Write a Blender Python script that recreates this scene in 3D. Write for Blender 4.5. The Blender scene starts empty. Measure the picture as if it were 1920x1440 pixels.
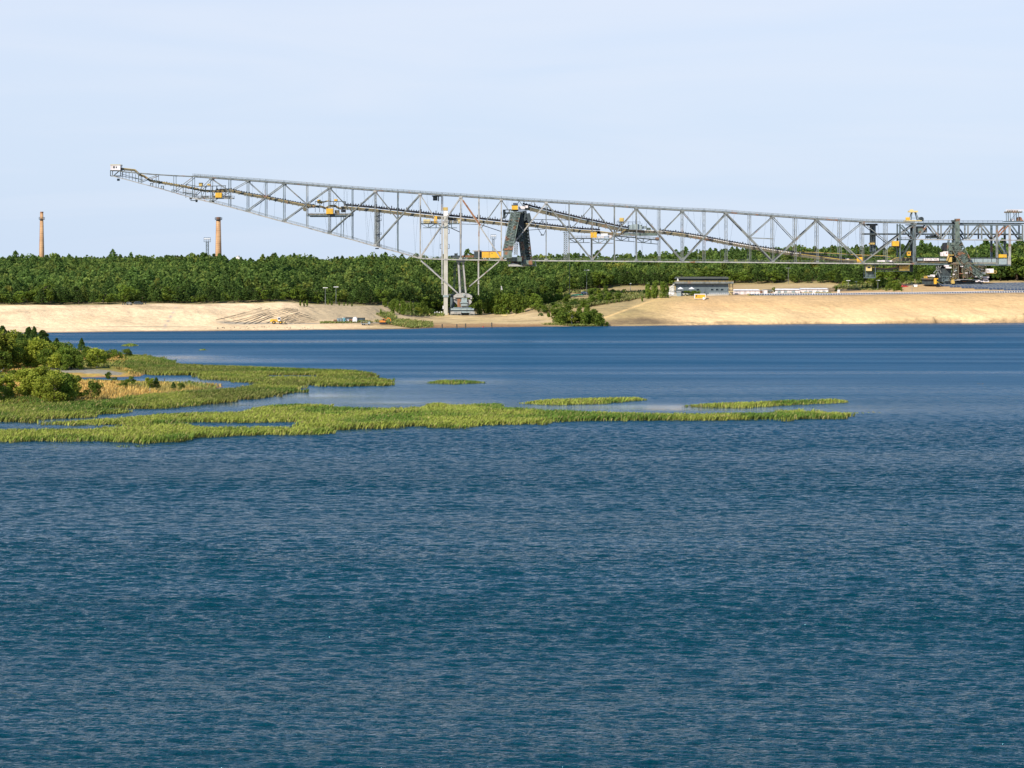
import bpy, math, random
import numpy as np
from mathutils import Vector
random.seed(7); rng = np.random.default_rng(7)
R = math.radians
SC = bpy.context.scene

# ------------------------------------------------------------------ camera, sky, sun
F = 4104.0            # focal length in pixels of the 1920-wide photograph
HZ = 485.0            # horizon row
H = 32.6              # eye height above the water
cd = bpy.data.cameras.new('camera'); cam = bpy.data.objects.new('camera', cd)
SC.collection.objects.link(cam); SC.camera = cam
cam.location = (0, 0, H); cam.rotation_euler = (R(90), 0, 0)
cd.sensor_width = 36; cd.lens = F / 1920 * 36
cd.shift_y = -(720 - HZ) / 1920
cd.clip_start = 1; cd.clip_end = 30000

SUN_EL, SUN_AZ = 40.0, 222.0      # azimuth clockwise from +Y: light comes from behind the camera's left shoulder
world = bpy.data.worlds.new('World'); SC.world = world; world.use_nodes = True
nt = world.node_tree; nt.nodes.clear()
sky = nt.nodes.new('ShaderNodeTexSky'); sky.sky_type = 'NISHITA'; sky.sun_disc = False
sky.sun_elevation = R(SUN_EL); sky.sun_rotation = R(SUN_AZ)
sky.air_density = 1.0; sky.dust_density = 0.35; sky.ozone_density = 3.0; sky.altitude = 100
tc = nt.nodes.new('ShaderNodeTexCoord')
mp = nt.nodes.new('ShaderNodeMapping'); mp.inputs['Scale'].default_value = (3.0, 3.0, 26.0)
ns = nt.nodes.new('ShaderNodeTexNoise'); ns.inputs['Scale'].default_value = 1.6; ns.inputs['Detail'].default_value = 5
ns.inputs['Distortion'].default_value = 0.6
mr = nt.nodes.new('ShaderNodeMapRange'); mr.inputs['From Min'].default_value = .42; mr.inputs['From Max'].default_value = .72
mr.inputs['To Min'].default_value = 0.0; mr.inputs['To Max'].default_value = 0.30
tint = nt.nodes.new('ShaderNodeMix'); tint.data_type = 'RGBA'; tint.blend_type = 'MULTIPLY'
tint.inputs['Factor'].default_value = 1.0; tint.inputs['B'].default_value = (0.50, 0.90, 1.20, 1)
mx = nt.nodes.new('ShaderNodeMix'); mx.data_type = 'RGBA'; mx.inputs['B'].default_value = (5.9, 6.2, 6.9, 1)
bg = nt.nodes.new('ShaderNodeBackground'); bg.inputs['Strength'].default_value = 0.10
wo = nt.nodes.new('ShaderNodeOutputWorld')
L = nt.links.new
L(tc.outputs['Generated'], mp.inputs['Vector']); L(mp.outputs['Vector'], ns.inputs['Vector'])
L(ns.outputs['Fac'], mr.inputs['Value']); L(mr.outputs['Result'], mx.inputs['Factor'])
L(sky.outputs['Color'], tint.inputs['A'])
# thin bright haze veil: strongest low in the sky, fading towards the zenith
sep = nt.nodes.new('ShaderNodeSeparateXYZ'); L(tc.outputs['Generated'], sep.inputs['Vector'])
vr = nt.nodes.new('ShaderNodeValToRGB'); L(sep.outputs['Z'], vr.inputs['Fac'])
ve = vr.color_ramp.elements; ve[0].position = 0.0; ve[0].color = (.96,) * 3 + (1,); ve[1].position = .75; ve[1].color = (.0,) * 3 + (1,)
e_ = ve.new(.125); e_.color = (.88,) * 3 + (1,); e_ = ve.new(.20); e_.color = (.34,) * 3 + (1,); e_ = ve.new(.34); e_.color = (.08,) * 3 + (1,)
veil = nt.nodes.new('ShaderNodeMix'); veil.data_type = 'RGBA'; 
vc = nt.nodes.new('ShaderNodeMapRange'); vc.inputs['From Max'].default_value = .13; L(sep.outputs['Z'], vc.inputs['Value'])
vcm = nt.nodes.new('ShaderNodeMix'); vcm.data_type = 'RGBA'; vcm.inputs['A'].default_value = (4.5, 5.3, 6.6, 1); vcm.inputs['B'].default_value = (5.35, 5.8, 6.75, 1)
L(vc.outputs['Result'], vcm.inputs['Factor']); L(vcm.outputs['Result'], veil.inputs['B'])
L(vr.outputs['Color'], veil.inputs['Factor']); L(tint.outputs['Result'], veil.inputs['A']); L(veil.outputs['Result'], mx.inputs['A'])
L(mx.outputs['Result'], bg.inputs['Color']); L(bg.outputs['Background'], wo.inputs['Surface'])

sd = bpy.data.lights.new('sun', 'SUN'); sd.energy = 4.5; sd.angle = R(0.5); sd.color = (1.0, 0.93, 0.81)
sun = bpy.data.objects.new('sun', sd); SC.collection.objects.link(sun)
d = Vector((math.sin(R(SUN_AZ)) * math.cos(R(SUN_EL)), math.cos(R(SUN_AZ)) * math.cos(R(SUN_EL)), math.sin(R(SUN_EL))))
sun.rotation_euler = d.to_track_quat('Z', 'Y').to_euler()
sun.location = (-300, -300, 400)
SC.view_settings.view_transform = 'Standard'; SC.view_settings.look = 'None'
SC.view_settings.exposure = 0.5; SC.view_settings.gamma = 1.0; SC.view_settings.use_curve_mapping = False

# ------------------------------------------------------------------ helpers
def tag(o, label=None, cat=None, group=None, kind=None):
    if label: o['label'] = label
    if cat: o['category'] = cat
    if group: o['group'] = group
    if kind: o['kind'] = kind
    return o
ORG = {}
def wloc(o): return ORG.get(o.name, Vector((0, 0, 0))) if o is not None else Vector((0, 0, 0))
def empty(name, loc, label=None, cat=None, group=None):
    o = bpy.data.objects.new(name, None); SC.collection.objects.link(o)
    o.location = loc; o.empty_display_size = 1
    ORG[o.name] = Vector(loc)
    return tag(o, label, cat, group)
def V(*a): return Vector(a)

class MB:
    def __init__(s): s.v = []; s.f = []
    def add(s, vs, fs):
        n = len(s.v); s.v += [tuple(p) for p in vs]; s.f += [tuple(i + n for i in f) for f in fs]; return s
    def hexa(s, c):
        return s.add(c, [(0,3,2,1),(4,5,6,7),(0,1,5,4),(1,2,6,5),(2,3,7,6),(3,0,4,7)])
    def box(s, x0, x1, y0, y1, z0, z1):
        return s.hexa([(x0,y0,z0),(x1,y0,z0),(x1,y1,z0),(x0,y1,z0),(x0,y0,z1),(x1,y0,z1),(x1,y1,z1),(x0,y1,z1)])
    def beam(s, p, q, w, dp=None):
        """bar from p to q: w across in the XZ plane, dp along Y."""
        p = Vector(p); q = Vector(q); dp = w if dp is None else dp
        t = q - p
        if t.length < 1e-6: return s
        t.normalize()
        side = Vector((0, 1, 0)) if abs(t.y) < .9 else Vector((1, 0, 0))
        up = t.cross(side).normalized(); side = up.cross(t).normalized()
        a = up * (w / 2); b = side * (dp / 2)
        return s.hexa([p-a-b, p+a-b, p+a+b, p-a+b, q-a-b, q+a-b, q+a+b, q-a+b])
    def cyl(s, p, q, r0, r1=None, n=10):
        p = Vector(p); q = Vector(q); r1 = r0 if r1 is None else r1
        t = (q - p).normalized(); a = t.orthogonal().normalized(); b = t.cross(a)
        vs = []
        for c, r in ((p, r0), (q, r1)):
            for k in range(n):
                g = 2 * math.pi * k / n; vs.append(c + (a * math.cos(g) + b * math.sin(g)) * r)
        fs = [(k, (k+1) % n, n + (k+1) % n, n + k) for k in range(n)] + [tuple(reversed(range(n))), tuple(range(n, 2*n))]
        return s.add(vs, fs)
    def prism(s, pts, y0, y1):
        n = len(pts)
        vs = [(x, y0, z) for x, z in pts] + [(x, y1, z) for x, z in pts]
        fs = [tuple(range(n)), tuple(reversed(range(n, 2*n)))] + [(k, n + k, n + (k+1) % n, (k+1) % n) for k in range(n)]
        return s.add(vs, fs)
    def lattice(s, p, q, w, dp, n, t, chord=None):
        """box truss between p and q."""
        p = Vector(p); q = Vector(q); ch = chord or t * 1.5
        tt = (q - p).normalized()
        side = Vector((0, 1, 0)) if abs(tt.y) < .9 else Vector((1, 0, 0))
        up = tt.cross(side).normalized(); side = up.cross(tt).normalized()
        cs = [up*(w/2)+side*(dp/2), up*(w/2)-side*(dp/2), -up*(w/2)-side*(dp/2), -up*(w/2)+side*(dp/2)]
        for c in cs: s.beam(p + c, q + c, ch)
        for k in range(n):
            a = p.lerp(q, k / n); b = p.lerp(q, (k + 1) / n)
            for i in range(4):
                c0, c1 = cs[i], cs[(i + 1) % 4]
                s.beam(a + c0, a + c1, t)
                if k % 2: s.beam(a + c0, b + c1, t)
                else: s.beam(a + c1, b + c0, t)
        return s
    def frame(s, x0, x1, y0, y1, z0, z1, t):
        for x in (x0, x1):
            for y in (y0, y1): s.beam((x, y, z0), (x, y, z1), t)
            for z in (z0, z1): s.beam((x, y0, z), (x, y1, z), t)
        for y in (y0, y1):
            for z in (z0, z1): s.beam((x0, y, z), (x1, y, z), t)
        return s
    def rail(s, p, q, h=1.1, step=2.5, t=.09):
        p = Vector(p); q = Vector(q); n = max(1, int((q - p).length / step)); u = Vector((0, 0, h))
        s.beam(p + u, q + u, t); s.beam(p + u * .5, q + u * .5, t * .8)
        for k in range(n + 1):
            a = p.lerp(q, k / n); s.beam(a, a + u, t)
        return s
    def build(s, name, mat, parent=None, smooth=False, bevel=0, label=None):
        me = bpy.data.meshes.new(name)
        o0 = wloc(parent)
        me.from_pydata([(x - o0.x, y - o0.y, z - o0.z) for x, y, z in s.v], [], s.f)
        me.materials.append(mat)
        if smooth: me.shade_smooth()
        o = bpy.data.objects.new(name, me); SC.collection.objects.link(o)
        if parent is not None: o.parent = parent
        ORG[o.name] = o0
        if bevel:
            m = o.modifiers.new('bevel', 'BEVEL'); m.width = bevel; m.segments = 2; m.limit_method = 'ANGLE'
        if label: o['label'] = label
        return o

def np_mesh(name, verts, faces, mat, parent=None, col=None, smooth=False):
    """verts (n,3), faces (m,k) arrays -> object; col (n,3) optional point colour."""
    me = bpy.data.meshes.new(name); n = len(verts); m, k = faces.shape
    me.vertices.add(n); me.vertices.foreach_set('co', np.ascontiguousarray(verts, dtype=np.float32).ravel())
    me.loops.add(m * k); me.loops.foreach_set('vertex_index', np.ascontiguousarray(faces, dtype=np.int32).ravel())
    me.polygons.add(m); me.polygons.foreach_set('loop_start', np.arange(0, m * k, k, dtype=np.int32))
    if smooth: me.polygons.foreach_set('use_smooth', np.ones(m, dtype=bool))
    me.update(calc_edges=True)
    if col is not None:
        at = me.color_attributes.new('col', 'FLOAT_COLOR', 'POINT')
        at.data.foreach_set('color', np.concatenate([col, np.ones((n, 1))], 1).astype(np.float32).ravel())
    me.materials.append(mat)
    o = bpy.data.objects.new(name, me); SC.collection.objects.link(o)
    if parent is not None: o.parent = parent
    return o

def copy_tree(o, parent=None):
    c = o.copy(); SC.collection.objects.link(c)
    if parent is not None: c.parent = parent
    for ch in [x for x in SC.objects if x.parent == o]: copy_tree(ch, c)
    return c

# ------------------------------------------------------------------ materials
def newmat(name, rough=.7, metal=0.0, spec=.5):
    m = bpy.data.materials.new(name); m.use_nodes = True
    b = m.node_tree.nodes['Principled BSDF']
    b.inputs['Roughness'].default_value = rough; b.inputs['Metallic'].default_value = metal
    b.inputs['Specular IOR Level'].default_value = spec
    return m, m.node_tree, b
def noise_node(t, scale, detail=4, vec=None, dist=0, stretch=None):
    n = t.nodes.new('ShaderNodeTexNoise'); n.inputs['Scale'].default_value = scale; n.inputs['Detail'].default_value = detail
    n.inputs['Distortion'].default_value = dist
    if vec is None:
        g = t.nodes.new('ShaderNodeNewGeometry'); vec = g.outputs['Position']
    if stretch:
        mm = t.nodes.new('ShaderNodeMapping'); mm.inputs['Scale'].default_value = stretch
        t.links.new(vec, mm.inputs['Vector']); vec = mm.outputs['Vector']
    t.links.new(vec, n.inputs['Vector']); return n
def ramp(t, fac, stops):
    r = t.nodes.new('ShaderNodeValToRGB'); t.links.new(fac, r.inputs['Fac'])
    e = r.color_ramp.elements
    while len(e) < len(stops): e.new(.5)
    for k, (p, c) in enumerate(stops): e[k].position = p; e[k].color = (*c, 1) if len(c) == 3 else c
    return r
def worn(name, base, dirt, amount=.5, scale=.6, rough=.6, rust=None, rust_lo=.66, metal=0.0):
    m, t, b = newmat(name, rough, metal)
    n = noise_node(t, scale, 6, stretch=(1, 1, .6))
    r = ramp(t, n.outputs['Fac'], [(.35, dirt), (.35 + .3 * amount + .01, base)])
    out = r.outputs['Color']
    if rust:
        n2 = noise_node(t, scale * .35, 7, dist=.4)
        r2 = ramp(t, n2.outputs['Fac'], [(rust_lo - .06, (0, 0, 0)), (rust_lo + .04, (1, 1, 1))])
        x = t.nodes.new('ShaderNodeMix'); x.data_type = 'RGBA'; x.inputs['B'].default_value = (*rust, 1)
        t.links.new(r2.outputs['Color'], x.inputs['Factor']); t.links.new(out, x.inputs['A']); out = x.outputs['Result']
    t.links.new(out, b.inputs['Base Color'])
    return m
RUST = (.26, .12, .06)
M = {}
M['pale'] = worn('pale_steel', (.39, .37, .335), (.23, .23, .22), .5, .5, .6, RUST, .67)
M['steel'] = worn('grey_steel', (.21, .22, .205), (.11, .12, .11), .6, .5, .6, RUST, .68)
M['steel2'] = worn('blue_grey_steel', (.12, .155, .165), (.06, .085, .09), .6, .5, .55, RUST, .69)
M['green'] = worn('green_grey_steel', (.13, .17, .14), (.06, .08, .07), .6, .7, .7, RUST, .60)
M['dark'] = worn('dark_steel', (.045, .06, .06), (.02, .025, .03), .6, .6, .6)
M['black'] = worn('black_rubber', (.012, .013, .02), (.03, .03, .035), .6, 1.2, .8)
M['yellow'] = worn('yellow_paint', (.75, .42, .03), (.60, .33, .04), .5, .5, .5)
M['cream'] = worn('cream_paint', (.66, .52, .22), (.5, .4, .2), .5, .5, .6)
M['ochre'] = worn('ochre_rail_paint', (.55, .38, .10), (.40, .28, .10), .5, .8, .6)
M['belt'] = worn('weathered_belt_frame', (.15, .13, .08), (.08, .072, .05), .6, .8, .7, RUST, .66)
M['white'] = worn('white_paint', (.80, .78, .77), (.66, .64, .62), .5, .8, .5)
M['pink'] = worn('off_white_paint', (.78, .70, .68), (.62, .54, .52), .5, .8, .5)
M['concrete'] = worn('painted_column', (.50, .47, .40), (.42, .39, .33), .5, .3, .8, None)
M['rust'] = worn('rusty_steel', (.30, .14, .07), (.16, .08, .05), .5, .8, .9)
M['orange'] = worn('orange_paint', (.70, .24, .03), (.5, .18, .04), .5, .9, .5)
M['teal'] = worn('teal_plastic', (.03, .28, .33), (.03, .22, .26), .5, .9, .5)
M['greytin'] = worn('grey_tin', (.30, .36, .36), (.22, .26, .27), .5, .6, .6)
M['tarp'] = worn('green_tarpaulin', (.02, .22, .12), (.02, .16, .09), .5, .8, .6)
M['bark'] = worn('bark', (.14, .10, .07), (.07, .05, .04), .5, 2., .9)
M['birchbark'] = worn('birch_bark', (.55, .52, .47), (.2, .18, .16), .5, 2., .9)
M['wood'] = worn('wet_wood', (.10, .085, .06), (.05, .045, .035), .5, 2., .9)
M['wall'] = worn('blue_grey_cladding', (.125, .155, .165), (.095, .12, .13), .5, .4, .7)
M['roof'] = worn('green_grey_roofing', (.085, .09, .078), (.06, .065, .06), .5, .3, .8)
M['glass'] = worn('dark_glass', (.02, .03, .035), (.03, .04, .045), .5, .6, .15)
M['red'] = worn('red_paint', (.45, .04, .03), (.35, .03, .03), .5, .6, .4)
M['panel'] = worn('solar_glass', (.045, .062, .10), (.07, .085, .12), .5, .8, .22)
def brick():
    m, t, b = newmat('brick', .85)
    g = t.nodes.new('ShaderNodeNewGeometry')
    n = noise_node(t, .35, 5, g.outputs['Position'], stretch=(1, 1, .35))
    w = t.nodes.new('ShaderNodeTexWave'); w.wave_type = 'BANDS'; w.bands_direction = 'Z'; w.inputs['Scale'].default_value = .22
    w.inputs['Distortion'].default_value = .6; w.inputs['Detail'].default_value = 2
    t.links.new(g.outputs['Position'], w.inputs['Vector'])
    r = ramp(t, n.outputs['Fac'], [(.3, (.37, .195, .09)), (.65, (.53, .315, .155))])
    r2 = ramp(t, w.outputs['Fac'], [(.02, (.72, .72, .72)), (.12, (1, 1, 1))])
    x = t.nodes.new('ShaderNodeMix'); x.data_type = 'RGBA'; x.blend_type = 'MULTIPLY'; x.inputs['Factor'].default_value = .7
    t.links.new(r.outputs['Color'], x.inputs['A']); t.links.new(r2.outputs['Color'], x.inputs['B'])
    t.links.new(x.outputs['Result'], b.inputs['Base Color'])
    return m
M['brick'] = brick()
def attr_mat(name, rough=.9, nscale=None, lo=.8, hi=1.2, bump=None, transl=0.0, spec=.3, stretch=None):
    m, t, b = newmat(name, rough, 0, spec)
    a = t.nodes.new('ShaderNodeAttribute'); a.attribute_name = 'col'
    out = a.outputs['Color']
    if nscale:
        for sc in (nscale if isinstance(nscale, tuple) else (nscale,)):
            n = noise_node(t, sc, 5, stretch=stretch)
            r = t.nodes.new('ShaderNodeMapRange'); r.inputs['From Min'].default_value = .3; r.inputs['From Max'].default_value = .7
            r.inputs['To Min'].default_value = lo; r.inputs['To Max'].default_value = hi
            t.links.new(n.outputs['Fac'], r.inputs['Value'])
            x = t.nodes.new('ShaderNodeVectorMath'); x.operation = 'SCALE'
            t.links.new(out, x.inputs[0]); t.links.new(r.outputs['Result'], x.inputs['Scale']); out = x.outputs['Vector']
    t.links.new(out, b.inputs['Base Color'])
    if bump:
        n = noise_node(t, bump[0], 6, stretch=bump[2] if len(bump) > 2 else None)
        bp = t.nodes.new('ShaderNodeBump'); bp.inputs['Distance'].default_value = bump[1]; bp.inputs['Strength'].default_value = 1
        t.links.new(n.outputs['Fac'], bp.inputs['Height']); t.links.new(bp.outputs['Normal'], b.inputs['Normal'])
    if transl:
        tr = t.nodes.new('ShaderNodeBsdfTranslucent'); t.links.new(out, tr.inputs['Color'])
        mxs = t.nodes.new('ShaderNodeMixShader'); mxs.inputs['Fac'].default_value = transl
        o = t.nodes['Material Output']
        t.links.new(b.outputs['BSDF'], mxs.inputs[1]); t.links.new(tr.outputs['BSDF'], mxs.inputs[2])
        t.links.new(mxs.outputs['Shader'], o.inputs['Surface'])
    return m
M['terrain'] = attr_mat('sand_and_soil', .95, (.025, .35, 1.1), .90, 1.08, (.30, .9, (1, 1, 2)), spec=.1, stretch=(1, 1, 3))
M['spit'] = attr_mat('spit_soil', .95, (.08, .7), .85, 1.15, (.8, .4), spec=.1)
M['reed'] = attr_mat('reed_leaf', .7, None, transl=.25, spec=.25)
M['leafmass'] = attr_mat('wood_foliage', .75, (.02,), .86, 1.14, transl=.5, spec=.2)
def leaf_mat(name, c0, c1, c2):
    """foliage that varies leaf clump by leaf clump and tree by tree."""
    m, t, b = newmat(name, .75, 0, .2)
    g = t.nodes.new('ShaderNodeNewGeometry'); oi = t.nodes.new('ShaderNodeObjectInfo')
    r = ramp(t, g.outputs['Random Per Island'], [(0, c0), (.6, c1), (1, c2)])
    r2 = t.nodes.new('ShaderNodeMapRange'); r2.inputs['To Min'].default_value = .72; r2.inputs['To Max'].default_value = 1.25
    t.links.new(oi.outputs['Random'], r2.inputs['Value'])
    x = t.nodes.new('ShaderNodeVectorMath'); x.operation = 'SCALE'
    t.links.new(r.outputs['Color'], x.inputs[0]); t.links.new(r2.outputs['Result'], x.inputs['Scale'])
    t.links.new(x.outputs['Vector'], b.inputs['Base Color'])
    tr = t.nodes.new('ShaderNodeBsdfTranslucent'); t.links.new(x.outputs['Vector'], tr.inputs['Color'])
    mxs = t.nodes.new('ShaderNodeMixShader'); mxs.inputs['Fac'].default_value = .45
    t.links.new(b.outputs['BSDF'], mxs.inputs[1]); t.links.new(tr.outputs['BSDF'], mxs.inputs[2])
    t.links.new(mxs.outputs['Shader'], t.nodes['Material Output'].inputs['Surface'])
    return m
M['pine'] = leaf_mat('pine_needles', (.055, .100, .022), (.085, .140, .026), (.12, .18, .034))
M['birch'] = leaf_mat('birch_leaves', (.21, .26, .03), (.31, .35, .04), (.42, .43, .06))
M['bushleaf'] = leaf_mat('bush_leaves', (.11, .175, .022), (.16, .23, .03), (.23, .28, .038))

def water_mat():
    m, t, b = newmat('lake_water', .10, 0, .32)
    b.inputs['IOR'].default_value = 1.33; b.inputs['Specular Tint'].default_value = (.30, .76, 1, 1)
    g = t.nodes.new('ShaderNodeNewGeometry'); pos = g.outputs['Position']
    # broad wind lanes: calmer and rougher stretches of the surface
    lane = noise_node(t, .012, 4, pos, .3, (.22, 1.6, 1))
    lane2 = noise_node(t, .05, 3, pos, .2, (.25, 1.3, 1))
    ad = t.nodes.new('ShaderNodeMath'); ad.operation = 'ADD'
    t.links.new(lane.outputs['Fac'], ad.inputs[0]); t.links.new(lane2.outputs['Fac'], ad.inputs[1])
    lr = t.nodes.new('ShaderNodeMapRange'); lr.inputs['From Min'].default_value = .82; lr.inputs['From Max'].default_value = 1.18
    lr.inputs['To Min'].default_value = .55; lr.inputs['To Max'].default_value = 1.15
    t.links.new(ad.outputs['Value'], lr.inputs['Value'])
    # ripples
    w1 = noise_node(t, 1.0, 4, pos, .35, (.42, 1.0, 1))
    w2 = noise_node(t, 5.0, 3, pos, .3, (.5, 1.0, 1))
    w3 = noise_node(t, .22, 2, pos, .2, (.6, 1.0, 1))
    def mul(sock, k):
        x = t.nodes.new('ShaderNodeMath'); x.operation = 'MULTIPLY'; t.links.new(sock, x.inputs[0])
        if isinstance(k, float): x.inputs[1].default_value = k
        else: t.links.new(k, x.inputs[1])
        return x.outputs['Value']
    def add(a, c):
        x = t.nodes.new('ShaderNodeMath'); x.operation = 'ADD'; t.links.new(a, x.inputs[0]); t.links.new(c, x.inputs[1]); return x.outputs['Value']
    hgt = add(add(mul(w1.outputs['Fac'], .62), mul(w2.outputs['Fac'], .38)), mul(w3.outputs['Fac'], .6))
    hgt = mul(hgt, lr.outputs['Result'])
    bp = t.nodes.new('ShaderNodeBump'); bp.inputs['Strength'].default_value = 1; bp.inputs['Distance'].default_value = WATER_BUMP
    t.links.new(hgt, bp.inputs['Height']); t.links.new(bp.outputs['Normal'], b.inputs['Normal'])
    # the open middle of the lake is a deeper blue than the water near the viewer's shore
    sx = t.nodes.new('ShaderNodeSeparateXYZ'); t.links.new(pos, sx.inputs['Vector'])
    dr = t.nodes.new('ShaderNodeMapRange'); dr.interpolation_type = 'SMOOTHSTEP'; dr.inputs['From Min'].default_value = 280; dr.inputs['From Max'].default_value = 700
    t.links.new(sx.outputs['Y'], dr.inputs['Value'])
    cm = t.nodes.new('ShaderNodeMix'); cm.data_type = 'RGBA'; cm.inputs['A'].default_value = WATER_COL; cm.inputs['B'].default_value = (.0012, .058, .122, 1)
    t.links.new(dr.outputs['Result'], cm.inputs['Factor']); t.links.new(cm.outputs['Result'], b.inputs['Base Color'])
    ra = t.nodes.new('ShaderNodeAttribute'); ra.attribute_name = 'col'; rs = t.nodes.new('ShaderNodeSeparateColor'); t.links.new(ra.outputs['Color'], rs.inputs['Color']); t.links.new(rs.outputs['Red'], b.inputs['Roughness']); t.links.new(mul(hgt, rs.outputs['Green']), bp.inputs['Height'])
    return m
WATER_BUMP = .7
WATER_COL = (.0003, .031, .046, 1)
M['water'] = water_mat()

# ------------------------------------------------------------------ coordinates
def P(x, y, dy=0.0, Y=1200.0):
    """photo pixel -> point in the vertical plane at depth Y (bridge plane by default), then moved dy in depth."""
    return Vector(((x - 960) * Y / F, Y + dy, H - (y - HZ) * Y / F))
S = 1200.0 / F                       # metres per pixel in the bridge plane
def WXY(x, y):
    """pixel on the water level -> X, Y"""
    Y = H * F / (y - HZ); return ((x - 960) * Y / F, Y)

# skyline of the wood (tree tops)
SKX = [-1200,-200,0,60,120,200,242,275,300,340,400,440,480,515,560,600,650,700,745,800,900,1000,1060,1140,1240,1290,1340,1385,1440,1490,1540,1600,1700,1740,1810,1850,1890,1920,2100,3200]
SKY = [ 480, 480,479,483,487,488, 487,474, 475,480,480, 484,487,478,487,484,485,480, 480,484,485,481,478, 478, 478, 472, 467, 467, 472, 466, 464, 462, 468, 462, 468, 463, 465, 461, 462, 466]
# profiles: column px -> list of (depth Y, z); row value given as pixel row
def zr(y, Y): return H - (y - HZ) * Y / F
def shoreY(y): return H * F / (y - HZ)
def col(xs, sh, pts, front):
    """sh: shore row; pts: [(row, Y)...]; front: (row, Y) where the wood begins"""
    Ys = shoreY(sh)
    a = [(Ys - 60, -5.0), (Ys, 0.0)] + [(Y, zr(y, Y)) for y, Y in pts] + [(front[1], zr(front[0], front[1]))]
    top = np.interp(xs, SKX, SKY)
    rz = zr(top, 1400) - 11.0
    a += [(1400, rz), (1480, rz - 1), (1700, rz - 8), (9000, rz - 8)]
    return xs, a
COLS = [
 col(-1200, 626, [(616, 980), (574, 1026)], (573, 1040)),
 col(0, 624.5, [(614, 984), (573.5, 1030)], (573, 1045)),
 col(370, 621, [(611, 1006), (570.5, 1052)], (570, 1066)),
 col(470, 620, [(610, 1012), (604, 1024), (569, 1066)], (568, 1082)),
 col(520, 619.5, [(609, 1016), (605, 1028), (567, 1074)], (566, 1090)),
 col(600, 618.5, [(608, 1022), (604, 1036), (577, 1084)], (571, 1106)),
 col(680, 618, [(607, 1030), (602, 1046), (578, 1092)], (572, 1116)),
 col(760, 617, [(608, 1040), (603, 1062), (585, 1118)], (571, 1150)),
 col(820, 615, [(605, 1070), (594, 1165), (590, 1200)], (586, 1228)),
 col(950, 613.5, [(604, 1075), (592, 1180), (590, 1205)], (586, 1232)),
 col(1020, 612.5, [(603, 1075), (590, 1150), (578, 1190)], (560, 1250)),
 col(1090, 612, [(604, 1070), (588, 1120), (562, 1180)], (546, 1275)),
 col(1180, 611.5, [(603, 1072), (577, 1120), (562, 1160), (556, 1190)], (538, 1300)),
 col(1250, 610.5, [(602, 1076), (580, 1106), (557, 1145), (555, 1160)], (538, 1300)),
 col(1380, 609, [(600, 1083), (580, 1110), (556.5, 1148), (554, 1162), (552, 1198)], (534, 1310)),
 col(1550, 607.5, [(597, 1094), (578, 1118), (555, 1152), (552, 1170), (549.5, 1198), (539, 1240)], (533, 1310)),
 col(1750, 606, [(595, 1103), (576, 1127), (553, 1160), (550, 1170), (541, 1188), (534, 1203)], (529, 1262)),
 col(1920, 604.5, [(593, 1113), (573, 1136), (550.5, 1163), (547, 1172), (539, 1190), (532, 1203)], (528, 1258)),
 col(2150, 603, [(591, 1120), (572, 1142), (549, 1168), (546, 1178), (538, 1192), (531, 1205)], (527, 1258)),
 col(3200, 600, [(590, 1140), (570, 1160), (548, 1185), (545, 1190), (537, 1200), (530, 1210)], (526, 1258)),
]
def front_Y(u):
    return np.interp(u, [c[0] for c in COLS], [c[1][-5][0] for c in COLS])
_cx = np.array([c[0] for c in COLS], float)
_nk = max(len(c[1]) for c in COLS)
def ground_z(u, Y):
    u = np.asarray(u, float); Y = np.asarray(Y, float)
    u, Y = np.broadcast_arrays(u, Y)
    # interpolate in a warped depth so that crests of neighbouring columns line up
    i = np.clip(np.searchsorted(_cx, u) - 1, 0, len(_cx) - 2)
    t = np.clip((u - _cx[i]) / (_cx[i + 1] - _cx[i]), 0, 1)
    t = t * t * (3 - 2 * t)
    out = np.zeros(u.shape)
    flat_i = i.ravel(); flat_t = t.ravel(); flat_Y = Y.ravel(); flat_u = u.ravel(); res = np.zeros(flat_Y.shape)
    for k in range(len(_cx) - 1):
        mk = flat_i == k
        if not mk.any(): continue
        A, B = COLS[k][1], COLS[k + 1][1]
        sa, sb = A[1][0], B[1][0]; fa, fb = A[-5][0], B[-5][0]
        tt = flat_t[mk]; yy = flat_Y[mk]
        s = sa + (sb - sa) * tt; f = fa + (fb - fa) * tt
        # depth relative to shore..wood edge
        rel = np.where(yy < s, yy - s, np.where(yy < f, (yy - s) / (f - s), 2 + (yy - f)))
        def ev(C, s0, f0):
            y0 = np.where(yy < s, s0 + rel, np.where(yy < f, s0 + rel * (f0 - s0), f0 + (yy - f) * (1400 - f0) / np.maximum(1400 - f, 1)))
            y0 = np.where(yy >= 1400, yy, y0)
            return np.interp(y0, [c[0] for c in C], [c[1] for c in C])
        res[mk] = ev(A, sa, fa) * (1 - tt) + ev(B, sb, fb) * tt
    return res.reshape(u.shape)
def gz(X, Y): return float(ground_z(np.array([960 + X * F / Y]), np.array([Y]))[0])
def G(x, y, Y0=945, Y1=1500):
    """point of the far shore seen at pixel (x, y)"""
    Ys = np.arange(Y0, Y1, .5); zs = ground_z(np.full(Ys.shape, float(x)), Ys)
    rows = HZ + (H - zs) * F / Ys
    k = int(np.argmax((rows <= y) & (zs > 0))) if ((rows <= y) & (zs > 0)).any() else len(Ys) - 1
    return Vector(((x - 960) * Ys[k] / F, Ys[k], zs[k]))

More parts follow.
